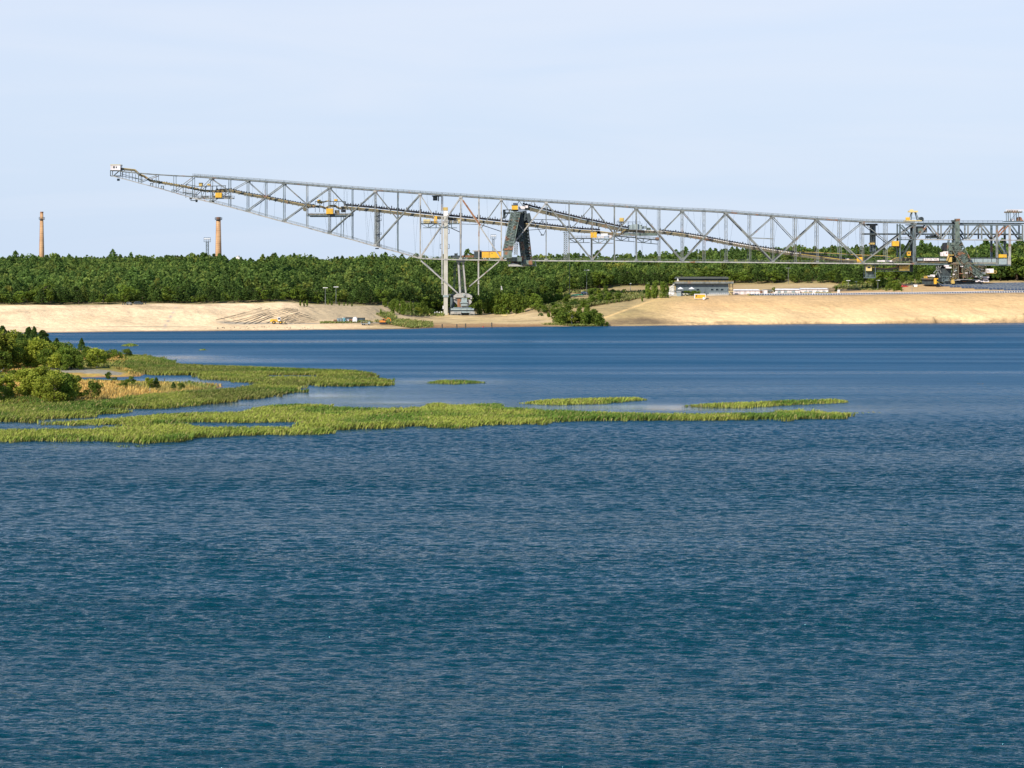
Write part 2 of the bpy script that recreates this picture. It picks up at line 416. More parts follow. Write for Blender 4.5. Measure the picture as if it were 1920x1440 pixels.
def vnoise(x, y, s, seed=0):
    """smooth value noise 0..1"""
    x = np.asarray(x) / s; y = np.asarray(y) / s
    xi = np.floor(x).astype(int); yi = np.floor(y).astype(int); fx = x - xi; fy = y - yi
    fx = fx * fx * (3 - 2 * fx); fy = fy * fy * (3 - 2 * fy)
    def h(a, b):
        n = (a * 374761393 + b * 668265263 + seed * 974711) & 0x7fffffff
        n = ((n ^ (n >> 13)) * 1274126177) & 0x7fffffff
        return ((n ^ (n >> 16)) & 0xffff) / 65535.0
    return (h(xi, yi) * (1 - fx) + h(xi + 1, yi) * fx) * (1 - fy) + (h(xi, yi + 1) * (1 - fx) + h(xi + 1, yi + 1) * fx) * fy
def fbm(x, y, s, seed=0):
    return (vnoise(x, y, s, seed) + .5 * vnoise(x, y, s / 2.1, seed + 1) + .25 * vnoise(x, y, s / 4.3, seed + 2)) / 1.75
def inpoly(x, y, poly):
    ins = np.zeros(x.shape, bool); n = len(poly)
    for k in range(n):
        x0, y0 = poly[k]; x1, y1 = poly[(k + 1) % n]
        c = ((y0 > y) != (y1 > y)) & (x < (x1 - x0) * (y - y0) / ((y1 - y0) if y1 != y0 else 1e-9) + x0)
        ins ^= c
    return ins
def polydist(x, y, poly):
    dd = np.full(x.shape, 1e9); n = len(poly)
    for k in range(n):
        x0, y0 = poly[k]; x1, y1 = poly[(k + 1) % n]; dx, dy = x1 - x0, y1 - y0
        t = np.clip(((x - x0) * dx + (y - y0) * dy) / (dx * dx + dy * dy + 1e-9), 0, 1)
        dd = np.minimum(dd, np.hypot(x - x0 - t * dx, y - y0 - t * dy))
    return dd

# ------------------------------------------------------------------ water and far terrain
WAVE_SLOPE = .27
def make_water():
    """one sheet: real wind waves where the lake is looked at, a plain sheet a little lower round about."""
    Ys = [118.0]
    stp = lambda y: .02 + np.minimum(y, 420) * .0005 + np.maximum(y - 420, 0) * .0014
    while Ys[-1] < 1175: Ys.append(Ys[-1] + float(stp(Ys[-1])))
    Ys = np.array(Ys); us = np.concatenate([np.arange(-1400, -60, 9), np.arange(-60, 1985, 2.1), np.arange(1985, 3400, 9)])
    U, YY = np.meshgrid(us, Ys); X = (U - 960) * YY / F
    dY = stp(YY)
    r = np.random.default_rng(3); Z = np.zeros(U.shape)
    gust = .55 + .9 * fbm(X * .35, YY, 60, 201); lane = .45 + 1.0 * fbm(X * .16, YY, 24, 202)
    amp = np.clip(gust * lane * 1.25, .35, 1.4)
    row = HZ + H * F / YY
    for cx, cy, sx, sy, kk in ((600,742,200,13,.97),(330,670,110,6,.75),(440,676,220,6,.5),(820,716,180,7,.9),(1180,762,340,7,.92),(740,755,240,8,.95),(430,758,120,7,.95),(340,715,110,7,.95),(1300,766,300,5,.85),(120,790,160,10,.8),(1500,770,180,5,.6),(600,640,500,2.5,.5),(900,690,700,3,.45),(560,806,200,5,.6),(200,838,200,5,.5)):
        amp *= 1 - kk * np.exp(-((U - cx) / sx) ** 2 - ((row - cy) / sy) ** 2)
    NW = 64; lam = np.exp(r.uniform(math.log(.17), math.log(1.25), NW))
    far = np.clip((YY - 260) / 420, 0, 1)
    lam = np.concatenate([lam, np.exp(r.uniform(math.log(1.7), math.log(4.5), 36))])
    for q_, L_ in enumerate(lam):
        th = r.normal(0.12, .26 if q_ < NW else .4); k = 2 * math.pi / L_
        a = WAVE_SLOPE * math.sqrt(2.0 / NW) / k * (1.0 if L_ < 1.2 else .65)
        if q_ >= NW: a = a * .55 * (1 - .75 * far)
        fade = np.clip((L_ / (dY * abs(math.cos(th)) + .12)) / 1.8 - .6, 0, 1)
        ph = k * (X * math.sin(th) + YY * math.cos(th)) + r.uniform(0, 6.28) + 1.3 * (vnoise(X, YY, L_ * 5, int(L_ * 97)) - .5) * 2
        Z += a * np.sin(ph) * fade
    fo = np.clip((us - us[0]) / 250, 0, 1) * np.clip((us[-1] - us) / 250, 0, 1); fi = np.clip((Ys - Ys[0]) / 6, 0, 1) * np.clip((Ys[-1] - Ys) / 20, 0, 1)
    Z *= fo[None, :] * fi[:, None]
    Z *= amp * (1 - .45 * far)
    Z = Z + .9 * np.maximum(Z, 0) ** 2 / .15 * .25
    # fine capillary ripples, too small to model: stronger where the wind strikes the open lake, weak in the lee of the reeds
    band = fbm(X * .05, YY, 26, 301) * .6 + fbm(X * .09 + 40, YY, 9, 302) * .4
    calm = amp / np.clip(gust * lane * 1.25, .35, 1.4)
    cap = (.07 + .31 * far) * (.66 + .62 * np.clip((band - .28) / .4, 0, 1)) * (.12 + .88 * calm)
    ny, nx = U.shape; vid = np.arange(nx * ny, dtype=np.int32).reshape(ny, nx)
    fc = np.stack([vid[:-1, :-1], vid[:-1, 1:], vid[1:, 1:], vid[1:, :-1]], -1).reshape(-1, 4)
    vs = np.stack([X, YY, Z], -1).reshape(-1, 3); n = len(vs)
    Y0, Y1 = Ys[0], Ys[-1]; xl = lambda u, y: (u - 960) * y / F
    out = [[(-6000, -3000), (6000, -3000), (6000, Y0), (-6000, Y0)], [(-6000, Y1), (6000, Y1), (6000, 1600), (-6000, 1600)],
           [(-6000, Y0), (xl(us[0], Y0), Y0), (xl(us[0], Y1), Y1), (-6000, Y1)], [(xl(us[-1], Y0), Y0), (6000, Y0), (6000, Y1), (xl(us[-1], Y1), Y1)]]
    vs = np.concatenate([vs] + [[(x, y, 0.0) for x, y in q] for q in out]); fc = np.concatenate([fc, n + np.arange(16).reshape(4, 4)])
    oc = np.array([(.10 if q[k][1] < 500 else .36) for q in out for k in range(4)])
    cc = np.stack([np.concatenate([cap.ravel(), oc]), np.concatenate([(calm * np.ones(U.shape)).ravel(), np.ones(16)]), np.zeros(n + 16)], 1)
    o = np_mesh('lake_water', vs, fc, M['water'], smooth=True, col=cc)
    tag(o, kind='structure'); print('WATER', n)
make_water()
def make_terrain():
    us = np.concatenate([np.arange(-1200, -300, 60), np.arange(-300, 2220, 5), np.arange(2220, 3261, 60)]).astype(float)
    Ys = np.concatenate([np.arange(880, 950, 10), np.arange(950, 1260, 1.3), np.arange(1260, 1500, 8), [1560, 1700, 2200, 4000, 9000]])
    U, YY = np.meshgrid(us, Ys); Z = ground_z(U, YY); X = (U - 960) * YY / F
    fr = front_Y(U); land = np.clip(Z / 3, 0, 1)
    Z = Z + land * (fbm(X, YY, 22, 5) - .5) * 1.1 + land * (fbm(X, YY, 5, 9) - .5) * .35
    # gullies down the bank
    Z -= land * np.clip((Z - 2) * (11 - Z) / 20, 0, 1) * (1 - np.abs(2 * vnoise(X + .3 * YY, YY * .15, 7, 21) - 1)) ** 3 * .5
    row = HZ + (H - Z) * F / YY
    n1 = fbm(X, YY, 40, 31)[..., None]; n2 = fbm(X * .5, YY, 9, 32)[..., None]
    pale = np.array([.80, .59, .355]); tan = np.array([.62, .41, .21]); straw = np.array([.42, .31, .13])
    brown = np.array([.24, .16, .09]); grass = np.array([.15, .17, .05]); soil = np.array([.10, .10, .04]); wet = np.array([.20, .13, .08])
    C = pale * (1 - .28 * np.clip(n2 * 2 - .75, 0, 1)) + (tan - pale) * .6 * np.clip(n1 * 2 - .9, 0, 1)
    def mixin(mask, c, k=1.0):
        nonlocal C
        mk = (np.clip(mask, 0, 1) * k)[..., None]; C = C * (1 - mk) + c * mk
    sm = lambda a, b, x: np.clip((x - a) / (b - a), 0, 1) ** 2 * (3 - 2 * np.clip((x - a) / (b - a), 0, 1))
    # right-hand bank is a deeper tan near its crest
    mixin(sm(1100, 1300, U) * sm(3, 11, Z) * (.35 + .5 * fbm(X, YY, 14, 3)), tan)
    C = C * (1 - .75 * sm(1050, 1250, U)[..., None]) + (C * np.array([.93, .84, .67])) * .75 * sm(1050, 1250, U)[..., None]
    # low middle ground: straw grass and brown soil
    mid = sm(640, 720, U) * (1 - sm(1180, 1300, U))
    mixin(mid * (.55 + .6 * (fbm(X, YY, 18, 41) - .4)), straw)
    mixin(mid * sm(.52, .66, fbm(X, YY, 12, 43)), brown, .55)
    mixin(sm(540, 600, U) * (1 - sm(760, 860, U)) * sm(2.4, 4, Z) * .9, np.array([.40, .31, .19]))
    rough = sm(965, 1010, U) * (1 - sm(1150, 1230, U)) * sm(3.5, 6.5, Z)
    mixin(rough * (.45 + .7 * fbm(X, YY, 9, 47)), np.array([.17, .16, .07]), .85)
    mixin(sm(1020, 1200, U) * (1 - sm(1200, 1300, U)) * (1 - rough) * sm(2, 4, Z) * (.3 + .6 * vnoise(X * .3 + YY, YY, 3, 48)), straw, .7)
    ln = 604 - (U - 1110) * .36
    ter = sm(1030, 1070, U) * (1 - sm(1225, 1250, U)) * (1 - sm(-1, 2.5, row - ln)) * sm(1.5, 3, Z)
    mixin(ter, np.array([.40, .29, .14]) , .85)
    mixin(ter * (np.sin(row * 1.9 + fbm(X, YY, 8, 5) * 4) > .35), np.array([.24, .20, .10]), .6)
    mixin(np.exp(-((row - ln) / 1.6) ** 2) * sm(1100, 1130, U) * (1 - sm(1235, 1260, U)), np.array([.66, .44, .19]), .9)
    # brown band at the water's edge and dark damp fan
    mixin(sm(740, 820, U) * (1 - sm(1010, 1060, U)) * (1 - sm(.35, 1.4, Z)), np.array([.30, .17, .08]), .9)
    mixin((1 - sm(.10, .45, Z)), wet, .8)
    fan = np.exp(-((U - 1205) / 75) ** 2) * (1 - sm(2.2, 5.0, Z + np.abs(U - 1205) * .02)) * sm(.3, .9, Z)
    mixin(fan * (.7 + .6 * fbm(X, YY, 6, 8)), np.array([.17, .12, .07]), .95)
    mixin(np.exp(-((U - 1330) / 90) ** 2) * (1 - sm(1.2, 2.2, Z)) * sm(.2, .7, Z) * sm(.4, .5, fbm(X, YY, 8, 77)), np.array([.2, .14, .08]), .7)
    # grey track at the foot of the bank
    tr = np.exp(-((YY - np.interp(U, [400, 470, 600, 760], [1018, 1021, 1030, 1050])) / 3.2) ** 2) * sm(395, 430, U) * (1 - sm(740, 780, U))
    mixin(tr, np.array([.26, .24, .20]), .9)
    tr2 = np.exp(-((YY - 1012) / 1.3) ** 2) * (1 - sm(300, 420, U)); mixin(tr2 * sm(-400, -100, U), np.array([.3, .25, .2]), 0)
    mixin(np.exp(-((row - (613.5 - U * .004)) / .55) ** 2) * (1 - sm(380, 440, U)) * sm(.35, .55, fbm(X, YY * .2, 25, 6)), np.array([.30, .24, .17]), .75)
    # gully track and scuffs on the left bank
    mixin(np.exp(-((U - (330 - (row - 575) * .55)) / 2.2) ** 2) * sm(570, 580, row) * (1 - sm(615, 622, row)) * sm(.4, .5, fbm(X, YY, 4, 15)), np.array([.34, .30, .27]), .8)
    mixin((1 - sm(480, 560, U)) * sm(7.5, 10.5, Z) * sm(.5, .62, fbm(X * .6, YY, 10, 55)), np.array([.46, .33, .20]), .7)
    mixin(sm(1150, 1280, U) * sm(8.5, 12.0, Z) * (.25 + .75 * fbm(X, YY, 11, 66)), np.array([.44, .30, .16]), .8)
    # crest strip with thin grass and the ground behind
    mixin(sm(1250, 1320, U) * sm(11.8, 13.2, Z) * (.35 + .5 * fbm(X, YY, 9, 60)), np.array([.38, .26, .14]), .8)
    mixin(sm(1160, 1250, U) * (1 - sm(1300, 1330, U)) * sm(9, 12, Z), straw, .5)
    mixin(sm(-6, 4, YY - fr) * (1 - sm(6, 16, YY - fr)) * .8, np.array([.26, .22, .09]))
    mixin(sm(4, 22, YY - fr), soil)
    mixin((1 - sm(1300, 1305, U) + sm(2, 3, U * 0)) * 0, soil)
    # straw strip behind the white sheds
    mixin(sm(1370, 1400, U) * (1 - sm(1700, 1760, U)) * sm(1235, 1250, YY) * (1 - sm(1290, 1320, YY)), np.array([.46, .34, .17]), .9)
    C = np.clip(C, .01, .9)
    ny, nx = U.shape; vid = np.arange(nx * ny).reshape(ny, nx)
    fc = np.stack([vid[:-1, :-1], vid[:-1, 1:], vid[1:, 1:], vid[1:, :-1]], -1).reshape(-1, 4)
    o = np_mesh('ground', np.stack([X, YY, Z], -1).reshape(-1, 3), fc, M['terrain'], col=C.reshape(-1, 3), smooth=True)
    tag(o, kind='structure')
make_terrain()
# lake bed so that the sheet of ground goes on under the water and behind the camera
tag(MB().add([(-9000, -4000, -6), (9000, -4000, -6), (9000, 12000, -6), (-9000, 12000, -6)], [(0, 1, 2, 3)]).build('lake_bed_ground', M['wood']), kind='structure')

# ------------------------------------------------------------------ foliage templates (unit height, base at 0)
def blob_quads(cx, size, r, flat=1.0):
    """random oriented quads centred at cx (n,3)"""
    n = len(cx)
    a = r.normal(size=(n, 3)); a[:, 2] *= .8; a /= np.linalg.norm(a, axis=1)[:, None]
    b = r.normal(size=(n, 3)); b -= (a * b).sum(1)[:, None] * a; b /= np.linalg.norm(b, axis=1)[:, None]
    sz = (size * r.uniform(.6, 1.35, n))[:, None]
    return np.stack([cx - a*sz - b*sz*.55, cx + a*sz*.35 - b*sz*.8, cx + a*sz + b*sz*.5, cx - a*sz*.45 + b*sz*.8], 1).reshape(-1, 3)
def crown_pts(kind, n, r):
    if kind == 'pine':     # ragged cone of whorls
        t = r.uniform(0, 1, n) ** .85; z = .14 + .84 * t
        k = np.floor(t * 9); rad = (1 - t) ** .75 * .30 + .015
        ang = r.uniform(0, 2 * math.pi, n)
        rr = rad * (.55 + .45 * np.sqrt(r.uniform(0, 1, n))) * (1 + .30 * np.sin(ang * 3 + k * 2.1)) 
        z = z + (rr / .3) * .035 + r.normal(0, .012, n)
        return np.stack([rr * np.cos(ang), rr * np.sin(ang), z], 1)
    m = 13 if kind == 'birch' else (11 if kind == 'tree' else (18 if kind == 'bush' else 22))        # clumps of leaves held on limbs
    if kind == 'birch':
        cz = r.uniform(.30, .90, m); cr = .24 * np.sqrt(np.clip(1 - ((cz - .55) / .46) ** 2, .03, 1)) * r.uniform(.35, 1.0, m)
    elif kind == 'oval':
        cz = r.uniform(.10, .86, m); cr = .26 * np.sqrt(np.clip(1 - ((cz - .38) / .56) ** 2, .03, 1)) * r.uniform(.2, 1.0, m)
    elif kind == 'bush':
        cz = r.uniform(.09, .80, m); cr = .52 * np.sqrt(np.clip(1 - ((cz - .3) / .62) ** 2, .05, 1)) * r.uniform(.3, 1.0, m)
    else:
        cz = r.uniform(.26, .84, m); cr = .34 * np.sqrt(np.clip(1 - ((cz - .5) / .48) ** 2, .05, 1)) * r.uniform(.35, 1.0, m)
    ca = r.uniform(0, 2 * math.pi, m); C = np.stack([cr * np.cos(ca), cr * np.sin(ca), cz], 1)
    sr = r.uniform(.09, .17, m) * (1.25 if kind != 'birch' else .85)
    w = r.integers(0, m, n); dv = r.normal(size=(n, 3)); dv /= np.linalg.norm(dv, axis=1)[:, None]
    p = C[w] + dv * (sr[w] * r.uniform(.45, 1.1, n) ** .6)[:, None] * np.array([1, 1, .85])
    p[:, 2] = np.clip(p[:, 2], .03, 1.0)
    return p
def trunk_mb(kind, r, lean=0):
    b = MB(); hh = {'pine': .93, 'birch': .85, 'tree': .7, 'bush': .45, 'oval': .7}[kind]; r0 = {'pine': .018, 'birch': .014, 'tree': .022, 'bush': .02, 'oval': .015}[kind]
    p = Vector((0, 0, -.03)); segs = 5
    for k in range(segs):
        q = Vector((r.normal(0, .008) * (k + 1), r.normal(0, .008) * (k + 1), hh * (k + 1) / segs))
        b.cyl(p, q, r0 * (1 - k / segs * .8), r0 * (1 - (k + 1) / segs * .8), 6); 
        if k >= 1 or kind == 'bush':
            for j in range(3):
                a = r.uniform(0, 6.28); ln = .2 if kind != 'bush' else .35
                b.cyl(q, q + Vector((math.cos(a) * ln, math.sin(a) * ln, ln * (.25 if kind == 'pine' else .7))), r0 * .35, r0 * .1, 4)
        p = q
    return b
TPL = {}
def template(kind, i, n, size, leafmat, barkmat):
    key = (kind, i, n)
    if key in TPL: return TPL[key]
    r = np.random.default_rng(100 + i * 17 + len(kind) * 5 + n)
    v = blob_quads(crown_pts(kind, n, r), size, r)
    f = np.arange(n * 4).reshape(-1, 4)
    crown = np_mesh('crown', v, f, leafmat)
    trunk = trunk_mb(kind, r).build('trunk', barkmat)
    cm, tm = crown.data, trunk.data
    bpy.data.objects.remove(crown); bpy.data.objects.remove(trunk)
    TPL[key] = (cm, tm); return TPL[key]
def plant(name, kind, loc, h, label, cat, group=None, wide=1.0, n=900, size=.032, i=None, leaf=None, bark=None):
    i = random.randrange(4) if i is None else i
    leaf = leaf or {'pine': 'pine', 'birch': 'birch', 'tree': 'bushleaf', 'bush': 'bushleaf', 'oval': 'bushleaf'}[kind]
    cm, tm = template(kind, i, n, size, M[leaf], M[bark or ('birchbark' if kind == 'birch' else 'bark')])
    e = empty(name, loc, label, cat, group)
    s = (h * wide * random.uniform(.9, 1.1), h * wide * random.uniform(.9, 1.1), h); rz = random.uniform(0, 6.28)
    for nm, me in (('crown', cm), ('trunk', tm)):
        o = bpy.data.objects.new(nm, me); SC.collection.objects.link(o); o.parent = e
        o.scale = s; o.rotation_euler = (0, 0, rz)
    return e

# ------------------------------------------------------------------ the wood behind the lake
def make_wood():
    # jittered grid of trees between the wood's edge and just past the ridge
    pts = []
    Y = 1040.0
    while Y < 1445:
        X = -1250 * Y / F
        while X < 1200 * Y / F:
            pts.append((X + random.uniform(-2.8, 2.8), Y + random.uniform(-2.8, 2.8))); X += 4.7
        Y += 5.0
    A = np.array(pts); U = 960 + A[:, 0] * F / A[:, 1]
    keep = (A[:, 1] > front_Y(U) + 2 + 5 * vnoise(A[:, 0], A[:, 1], 15, 3)) & (U > -260) & (U < 2160)
    # clearings: behind the sheds, by the visitor building, paths in the middle
    keep &= ~((U > 1160) & (U < 1330) & (A[:, 1] < 1262))
    A = A[keep]; U = U[keep]; order = np.argsort(A[:, 1] - front_Y(U))
    A = A[order]; U = U[order]; n = len(A)
    z = ground_z(U, A[:, 1])
    hh = 5.5 + 4.5 * fbm(A[:, 0], A[:, 1], 45, 12) + 4.5 * fbm(A[:, 0], A[:, 1], 14, 13) + rng.uniform(-1.8, 2.4, n)
    hh += 6.0 * np.clip((U - 1780) / 80, 0, 1) * (A[:, 1] < 1330)
    edge = A[:, 1] - front_Y(U); hh *= np.clip(.55 + edge / 60, .55, 1.0) ** np.where(U > 1780, .4, 1)
    hh = np.where(rng.uniform(0, 1, n) < .05, hh * 1.22, hh)
    pinep = np.clip(.45 + .5 * (fbm(A[:, 0], A[:, 1], 60, 44) - .4) * 2, .1, .8)
    ispine = rng.uniform(0, 1, n) < pinep
    # the trees of the front rank stand as things of their own
    NI = 270
    sel = np.zeros(n, bool); sel[:int(NI * 1.0)] = True
    zones = [(-300, 330, 'green tree in the front rank of the wood above the open pale sand bank'),
             (330, 560, 'green tree in the front rank of the wood above the striped sand slope'),
             (560, 780, 'green tree at the edge of the wood behind the building-site containers'),
             (780, 1000, 'green tree of the wood just behind the bridge column and its bogies'),
             (1000, 1260, 'green tree at the edge of the wood between bridge column and grey building'),
             (1260, 1560, 'green tree at the edge of the wood behind the long white sheds'),
             (1560, 1760, 'green tree at the edge of the wood behind the lone lamp posts'),
             (1760, 2300, 'tall green tree at the wood edge behind the solar field and bogie')]
    for k in np.nonzero(sel)[0]:
        lab = [zl for a, b, zl in zones if a <= U[k] < b][0]
        kd = 'pine' if ispine[k] else ('birch' if random.random() < .3 else 'tree')
        plant('wood_edge_tree', kd, (A[k, 0], A[k, 1], z[k] - .2), hh[k], lab, 'tree', 'trees along the edge of the wood: ' + lab[-40:], 1.25 if kd == 'tree' else 1.15, n=560, size=.044, bark='bark', leaf='bushleaf' if kd != 'pine' else 'pine')
    A, U, z, hh, ispine = A[~sel], U[~sel], z[~sel], hh[~sel], ispine[~sel]; n = len(A)
    tpl = {}
    nq = 230
    for kd in ('pine', 'tree', 'birch'):
        for i in range(5):
            r = np.random.default_rng(900 + i + len(kd) * 31)
            v = blob_quads(crown_pts(kd, nq, r), .050 if kd != 'pine' else .043, r)
            tpl[kd, i] = v
    VS, CS = [], []
    for k in range(n):
        kd = 'pine' if ispine[k] else ('birch' if (k * 7919) % 10 < 3 else 'tree')
        v = tpl[kd, k % 5]; a = rng.uniform(0, 6.28); c, s = math.cos(a), math.sin(a)
        w = hh[k] * (.98 if kd != 'pine' else 1.1) * rng.uniform(.9, 1.15)
        VS.append(np.stack([(v[:, 0] * c - v[:, 1] * s) * w + A[k, 0], (v[:, 0] * s + v[:, 1] * c) * w + A[k, 1], v[:, 2] * hh[k] + z[k] - .3], 1))
        base = np.array([.075, .120, .026]) if kd == 'pine' else (np.array([.098, .142, .028]) if kd == 'tree' else np.array([.130, .165, .034]))
        base = base * 1.6 * rng.uniform(.78, 1.22) * (np.array([1.35, 1.05, .9]) if rng.uniform() < .08 else 1)
        per = rng.uniform(.85, 1.18, (nq, 1, 1)) * np.ones((nq, 4, 1))
        CS.append((base[None, None, :] * per).reshape(-1, 3))
    Vt = np.concatenate(VS); Ct = np.concatenate(CS)
    o = np_mesh('distant_wood', Vt, np.arange(len(Vt)).reshape(-1, 4), M['leafmass'], col=Ct)
    tag(o, 'dense green mixed wood covering the hillside behind the lake', 'wood', kind='stuff')
    print('WOOD', n, len(Vt))
make_wood()

# ------------------------------------------------------------------ spit of land with reeds
LAND = [(-420,650),(-100,652),(60,656),(150,662),(215,667),(262,672),(300,680),(285,696),(262,706),(232,707),(130,708),(118,712),(150,718),(187,717),(229,720),(292,722),(375,724),(420,724),(400,730),(330,736),(267,742),(196,752),(100,762),(0,764),(-420,775)]
REEDS = {
 'upper': ([(205,690),(235,670),(262,668),(312,676),(345,688),(400,690),(554,695),(640,698),(690,702),(712,706),(690,711),(722,714),(747,718),(729,724),(654,725.5),(619,725),(600,722),(564,724),(568,731),(560,736),(509,745),(428,756),(380,760),(330,763),(225,775),(175,781),(135,785),(75,787),(60,792),(0,793),(-120,795),(-420,800),(-420,760),(-60,757),(60,757),(110,760),(190,756),(270,745),(400,735),(460,728),(470,722),(457,719),(400,713),(375,711),(362,705),(285,704),(240,700)],
          'tall green reed bed on the spit around the lagoon and lone pines'),
 'middle': ([(70,797),(120,794),(215,786),(330,778),(440,778),(454,770),(493,766),(541,763),(612,763),(638,769),(683,769),(780,768),(797,760),(832,760),(850,764),(942,762),(955,770),(1100,778),(1250,782),(1420,780),(1488,773),(1560,777),(1618,780),(1565,786),(1460,789),(1160,790),(1040,791),(1010,796),(909,798),(877,803),(793,803),(787,800),(632,808),(600,806),(556,802),(600,797),(560,792),(525,792),(380,793),(300,797)],
          'long yellow-green reed belt running out into the lake to a point'),
 'front': ([(-420,842),(-60,832),(0,830),(152,827),(198,829),(260,832),(354,830),(380,822),(461,817.6),(625,814),(640,811),(600,808),(540,806),(480,805),(400,806),(372,804),(360,799),(230,799),(212,806),(200,809),(100,810),(0,811),(-420,816)],
          'front reed belt nearest the open water, ragged and yellow-green'),
 'islet': ([(975,757),(1040,760),(1120,758),(1212,751),(1205,747.5),(1100,750),(1020,752)], 'slender reed islet just beyond the long reed belt'),
 'islet_b': ([(797,719),(850,721),(914,718.5),(880,716),(820,715.5)], 'small low reed islet off the tip of the upper reed bed'),
 'islet_c': ([(1262,764),(1300,764),(1400,766),(1480,760),(1600,755),(1570,751),(1440,756),(1350,759)], 'thin broken line of reeds beyond the point of the long belt'),
 'islet_d': ([(226,649),(242,650),(260,648.5),(250,646),(236,646)], 'round reed tuft in the water near the sand shore'),
 'islet_e': ([(373,657),(386,657.5),(384,655),(376,655)], 'tiny reed tuft alone in open water'),
 'islet_f': ([(205,838),(240,841),(285,837),(250,835)], 'sparse sunken reeds just in front of the front belt'),
 'islet_g': ([(1600,776),(1660,774),(1640,772),(1590,773)], 'sparse reed tail trailing beyond the point'),
 'islet_h': ([(1815,721),(1855,720.5),(1850,719.3),(1820,719.3)], 'thin straw-coloured reed streak in open water'),
}
HOLES = [[(330,766),(395,759),(454,763),(430,769),(380,768)], [(700,777),(760,775),(830,778),(760,779)], [(870,774),(1000,776),(930,778)], [(310,784),(352,783),(350,787),(318,787)], [(62,800),(210,797),(212,801),(64,804)]]
RH = .84
def make_spit():
    poly = [WXY(x, y) for x, y in LAND]
    xs = [p[0] for p in poly]; ys = [p[1] for p in poly]
    gx = np.arange(min(xs) - 12, max(xs) + 12, 1.1); gy = np.arange(min(ys) - 12, max(ys) + 12, 1.5)
    X, Y = np.meshgrid(gx, gy)
    dd = polydist(X, Y, poly); ins = inpoly(X, Y, poly)
    sd_ = np.where(ins, dd, -dd)
    Z = np.where(sd_ > 0, 1.5 * (1 - np.exp(-sd_ / 9)), sd_ * .12) + np.where(ins, (fbm(X, Y, 14, 2) - .45) * .9 * np.clip(dd / 8, 0, 1), 0) 
    U = 960 + X * F / Y; row = HZ + H * F / Y
    gold = np.array([.50, .31, .085]); straw = np.array([.42, .28, .09]); gr = np.array([.15, .18, .04]); gravel = np.array([.25, .225, .17])
    C = gold * (.85 + .4 * (fbm(X, Y, 7, 4)[..., None] - .4))
    m = np.clip((fbm(X, Y, 18, 6) - .5) * 6, 0, 1)[..., None]; C = C * (1 - m * .7) + gr * m * .7
    g = (inpoly(U, row, [(40,697.5),(100,698.5),(180,701),(232,704.5),(225,706.5),(120,705),(60,701)]))[..., None]
    C = np.where(g, gravel, C)
    C = np.where((sd_ < 1.2)[..., None], np.array([.30, .17, .09]), C)
    ny, nx = X.shape; vid = np.arange(nx * ny).reshape(ny, nx)
    fc = np.stack([vid[:-1, :-1], vid[:-1, 1:], vid[1:, 1:], vid[1:, :-1]], -1).reshape(-1, 4)
    zc = Z.reshape(-1)[fc].max(1); fc = fc[zc > -1.0]
    o = np_mesh('spit_ground', np.stack([X, Y, Z], -1).reshape(-1, 3), fc, M['spit'], col=C.reshape(-1, 3), smooth=True)
    tag(o, kind='structure')
    return poly
SPIT = make_spit()
def spit_z(x, y):
    x = np.atleast_1d(np.asarray(x, float)); y = np.atleast_1d(np.asarray(y, float))
    dd = polydist(x, y, SPIT); ins = inpoly(x, y, SPIT)
    return np.where(ins, 1.5 * (1 - np.exp(-dd / 9)) + (fbm(x, y, 14, 2) - .45) * .9 * np.clip(dd / 8, 0, 1), 0)
def blades(name, X, Y, Z, hgt, width, tip, base, label, cat, kind='stuff', mat='reed', lean=1.0, colvar=.35):
    n = len(X); r = rng
    a = r.uniform(0, 2 * math.pi, n); w = width * r.uniform(.6, 1.4, n)
    dx, dy = np.cos(a) * w, np.sin(a) * w
    la = r.normal(.3, 1.0, n); ln = lean * hgt * r.uniform(.2, 1, n)
    lx, ly = np.cos(la) * ln, np.sin(la) * ln
    p0 = np.stack([X - dx, Y - dy, Z], 1); p1 = np.stack([X + dx, Y + dy, Z], 1)
    p2 = np.stack([X + lx * .4 + dx * 1.2, Y + ly * .4 + dy * 1.2, Z + hgt * .62], 1); p3 = np.stack([X + lx * .4 - dx * 1.2, Y + ly * .4 - dy * 1.2, Z + hgt * .62], 1)
    p4 = np.stack([X + lx + dx * .3, Y + ly + dy * .3, Z + hgt], 1); p5 = np.stack([X + lx - dx * .3, Y + ly - dy * .3, Z + hgt], 1)
    Vv = np.stack([p0, p1, p2, p3, p4, p5], 1).reshape(-1, 3)
    k = np.arange(n)[:, None] * 6
    Fc = np.concatenate([k + np.array([[0, 1, 2, 3]]), k + np.array([[3, 2, 4, 5]])])
    var = r.uniform(1 - colvar, 1 + colvar, (n, 1)); straw = (r.uniform(0, 1, (n, 1)) < .12)
    tc_ = tip * var; tc_ = np.where(straw, np.array([.34, .27, .10]) * var, tc_); bc = base * var
    Cc = np.stack([bc, bc, tc_, tc_, tc_ * 1.08, tc_ * 1.08], 1).reshape(-1, 3)
    o = np_mesh(name, Vv, Fc, M[mat], col=Cc)
    return tag(o, label, cat, kind=kind)
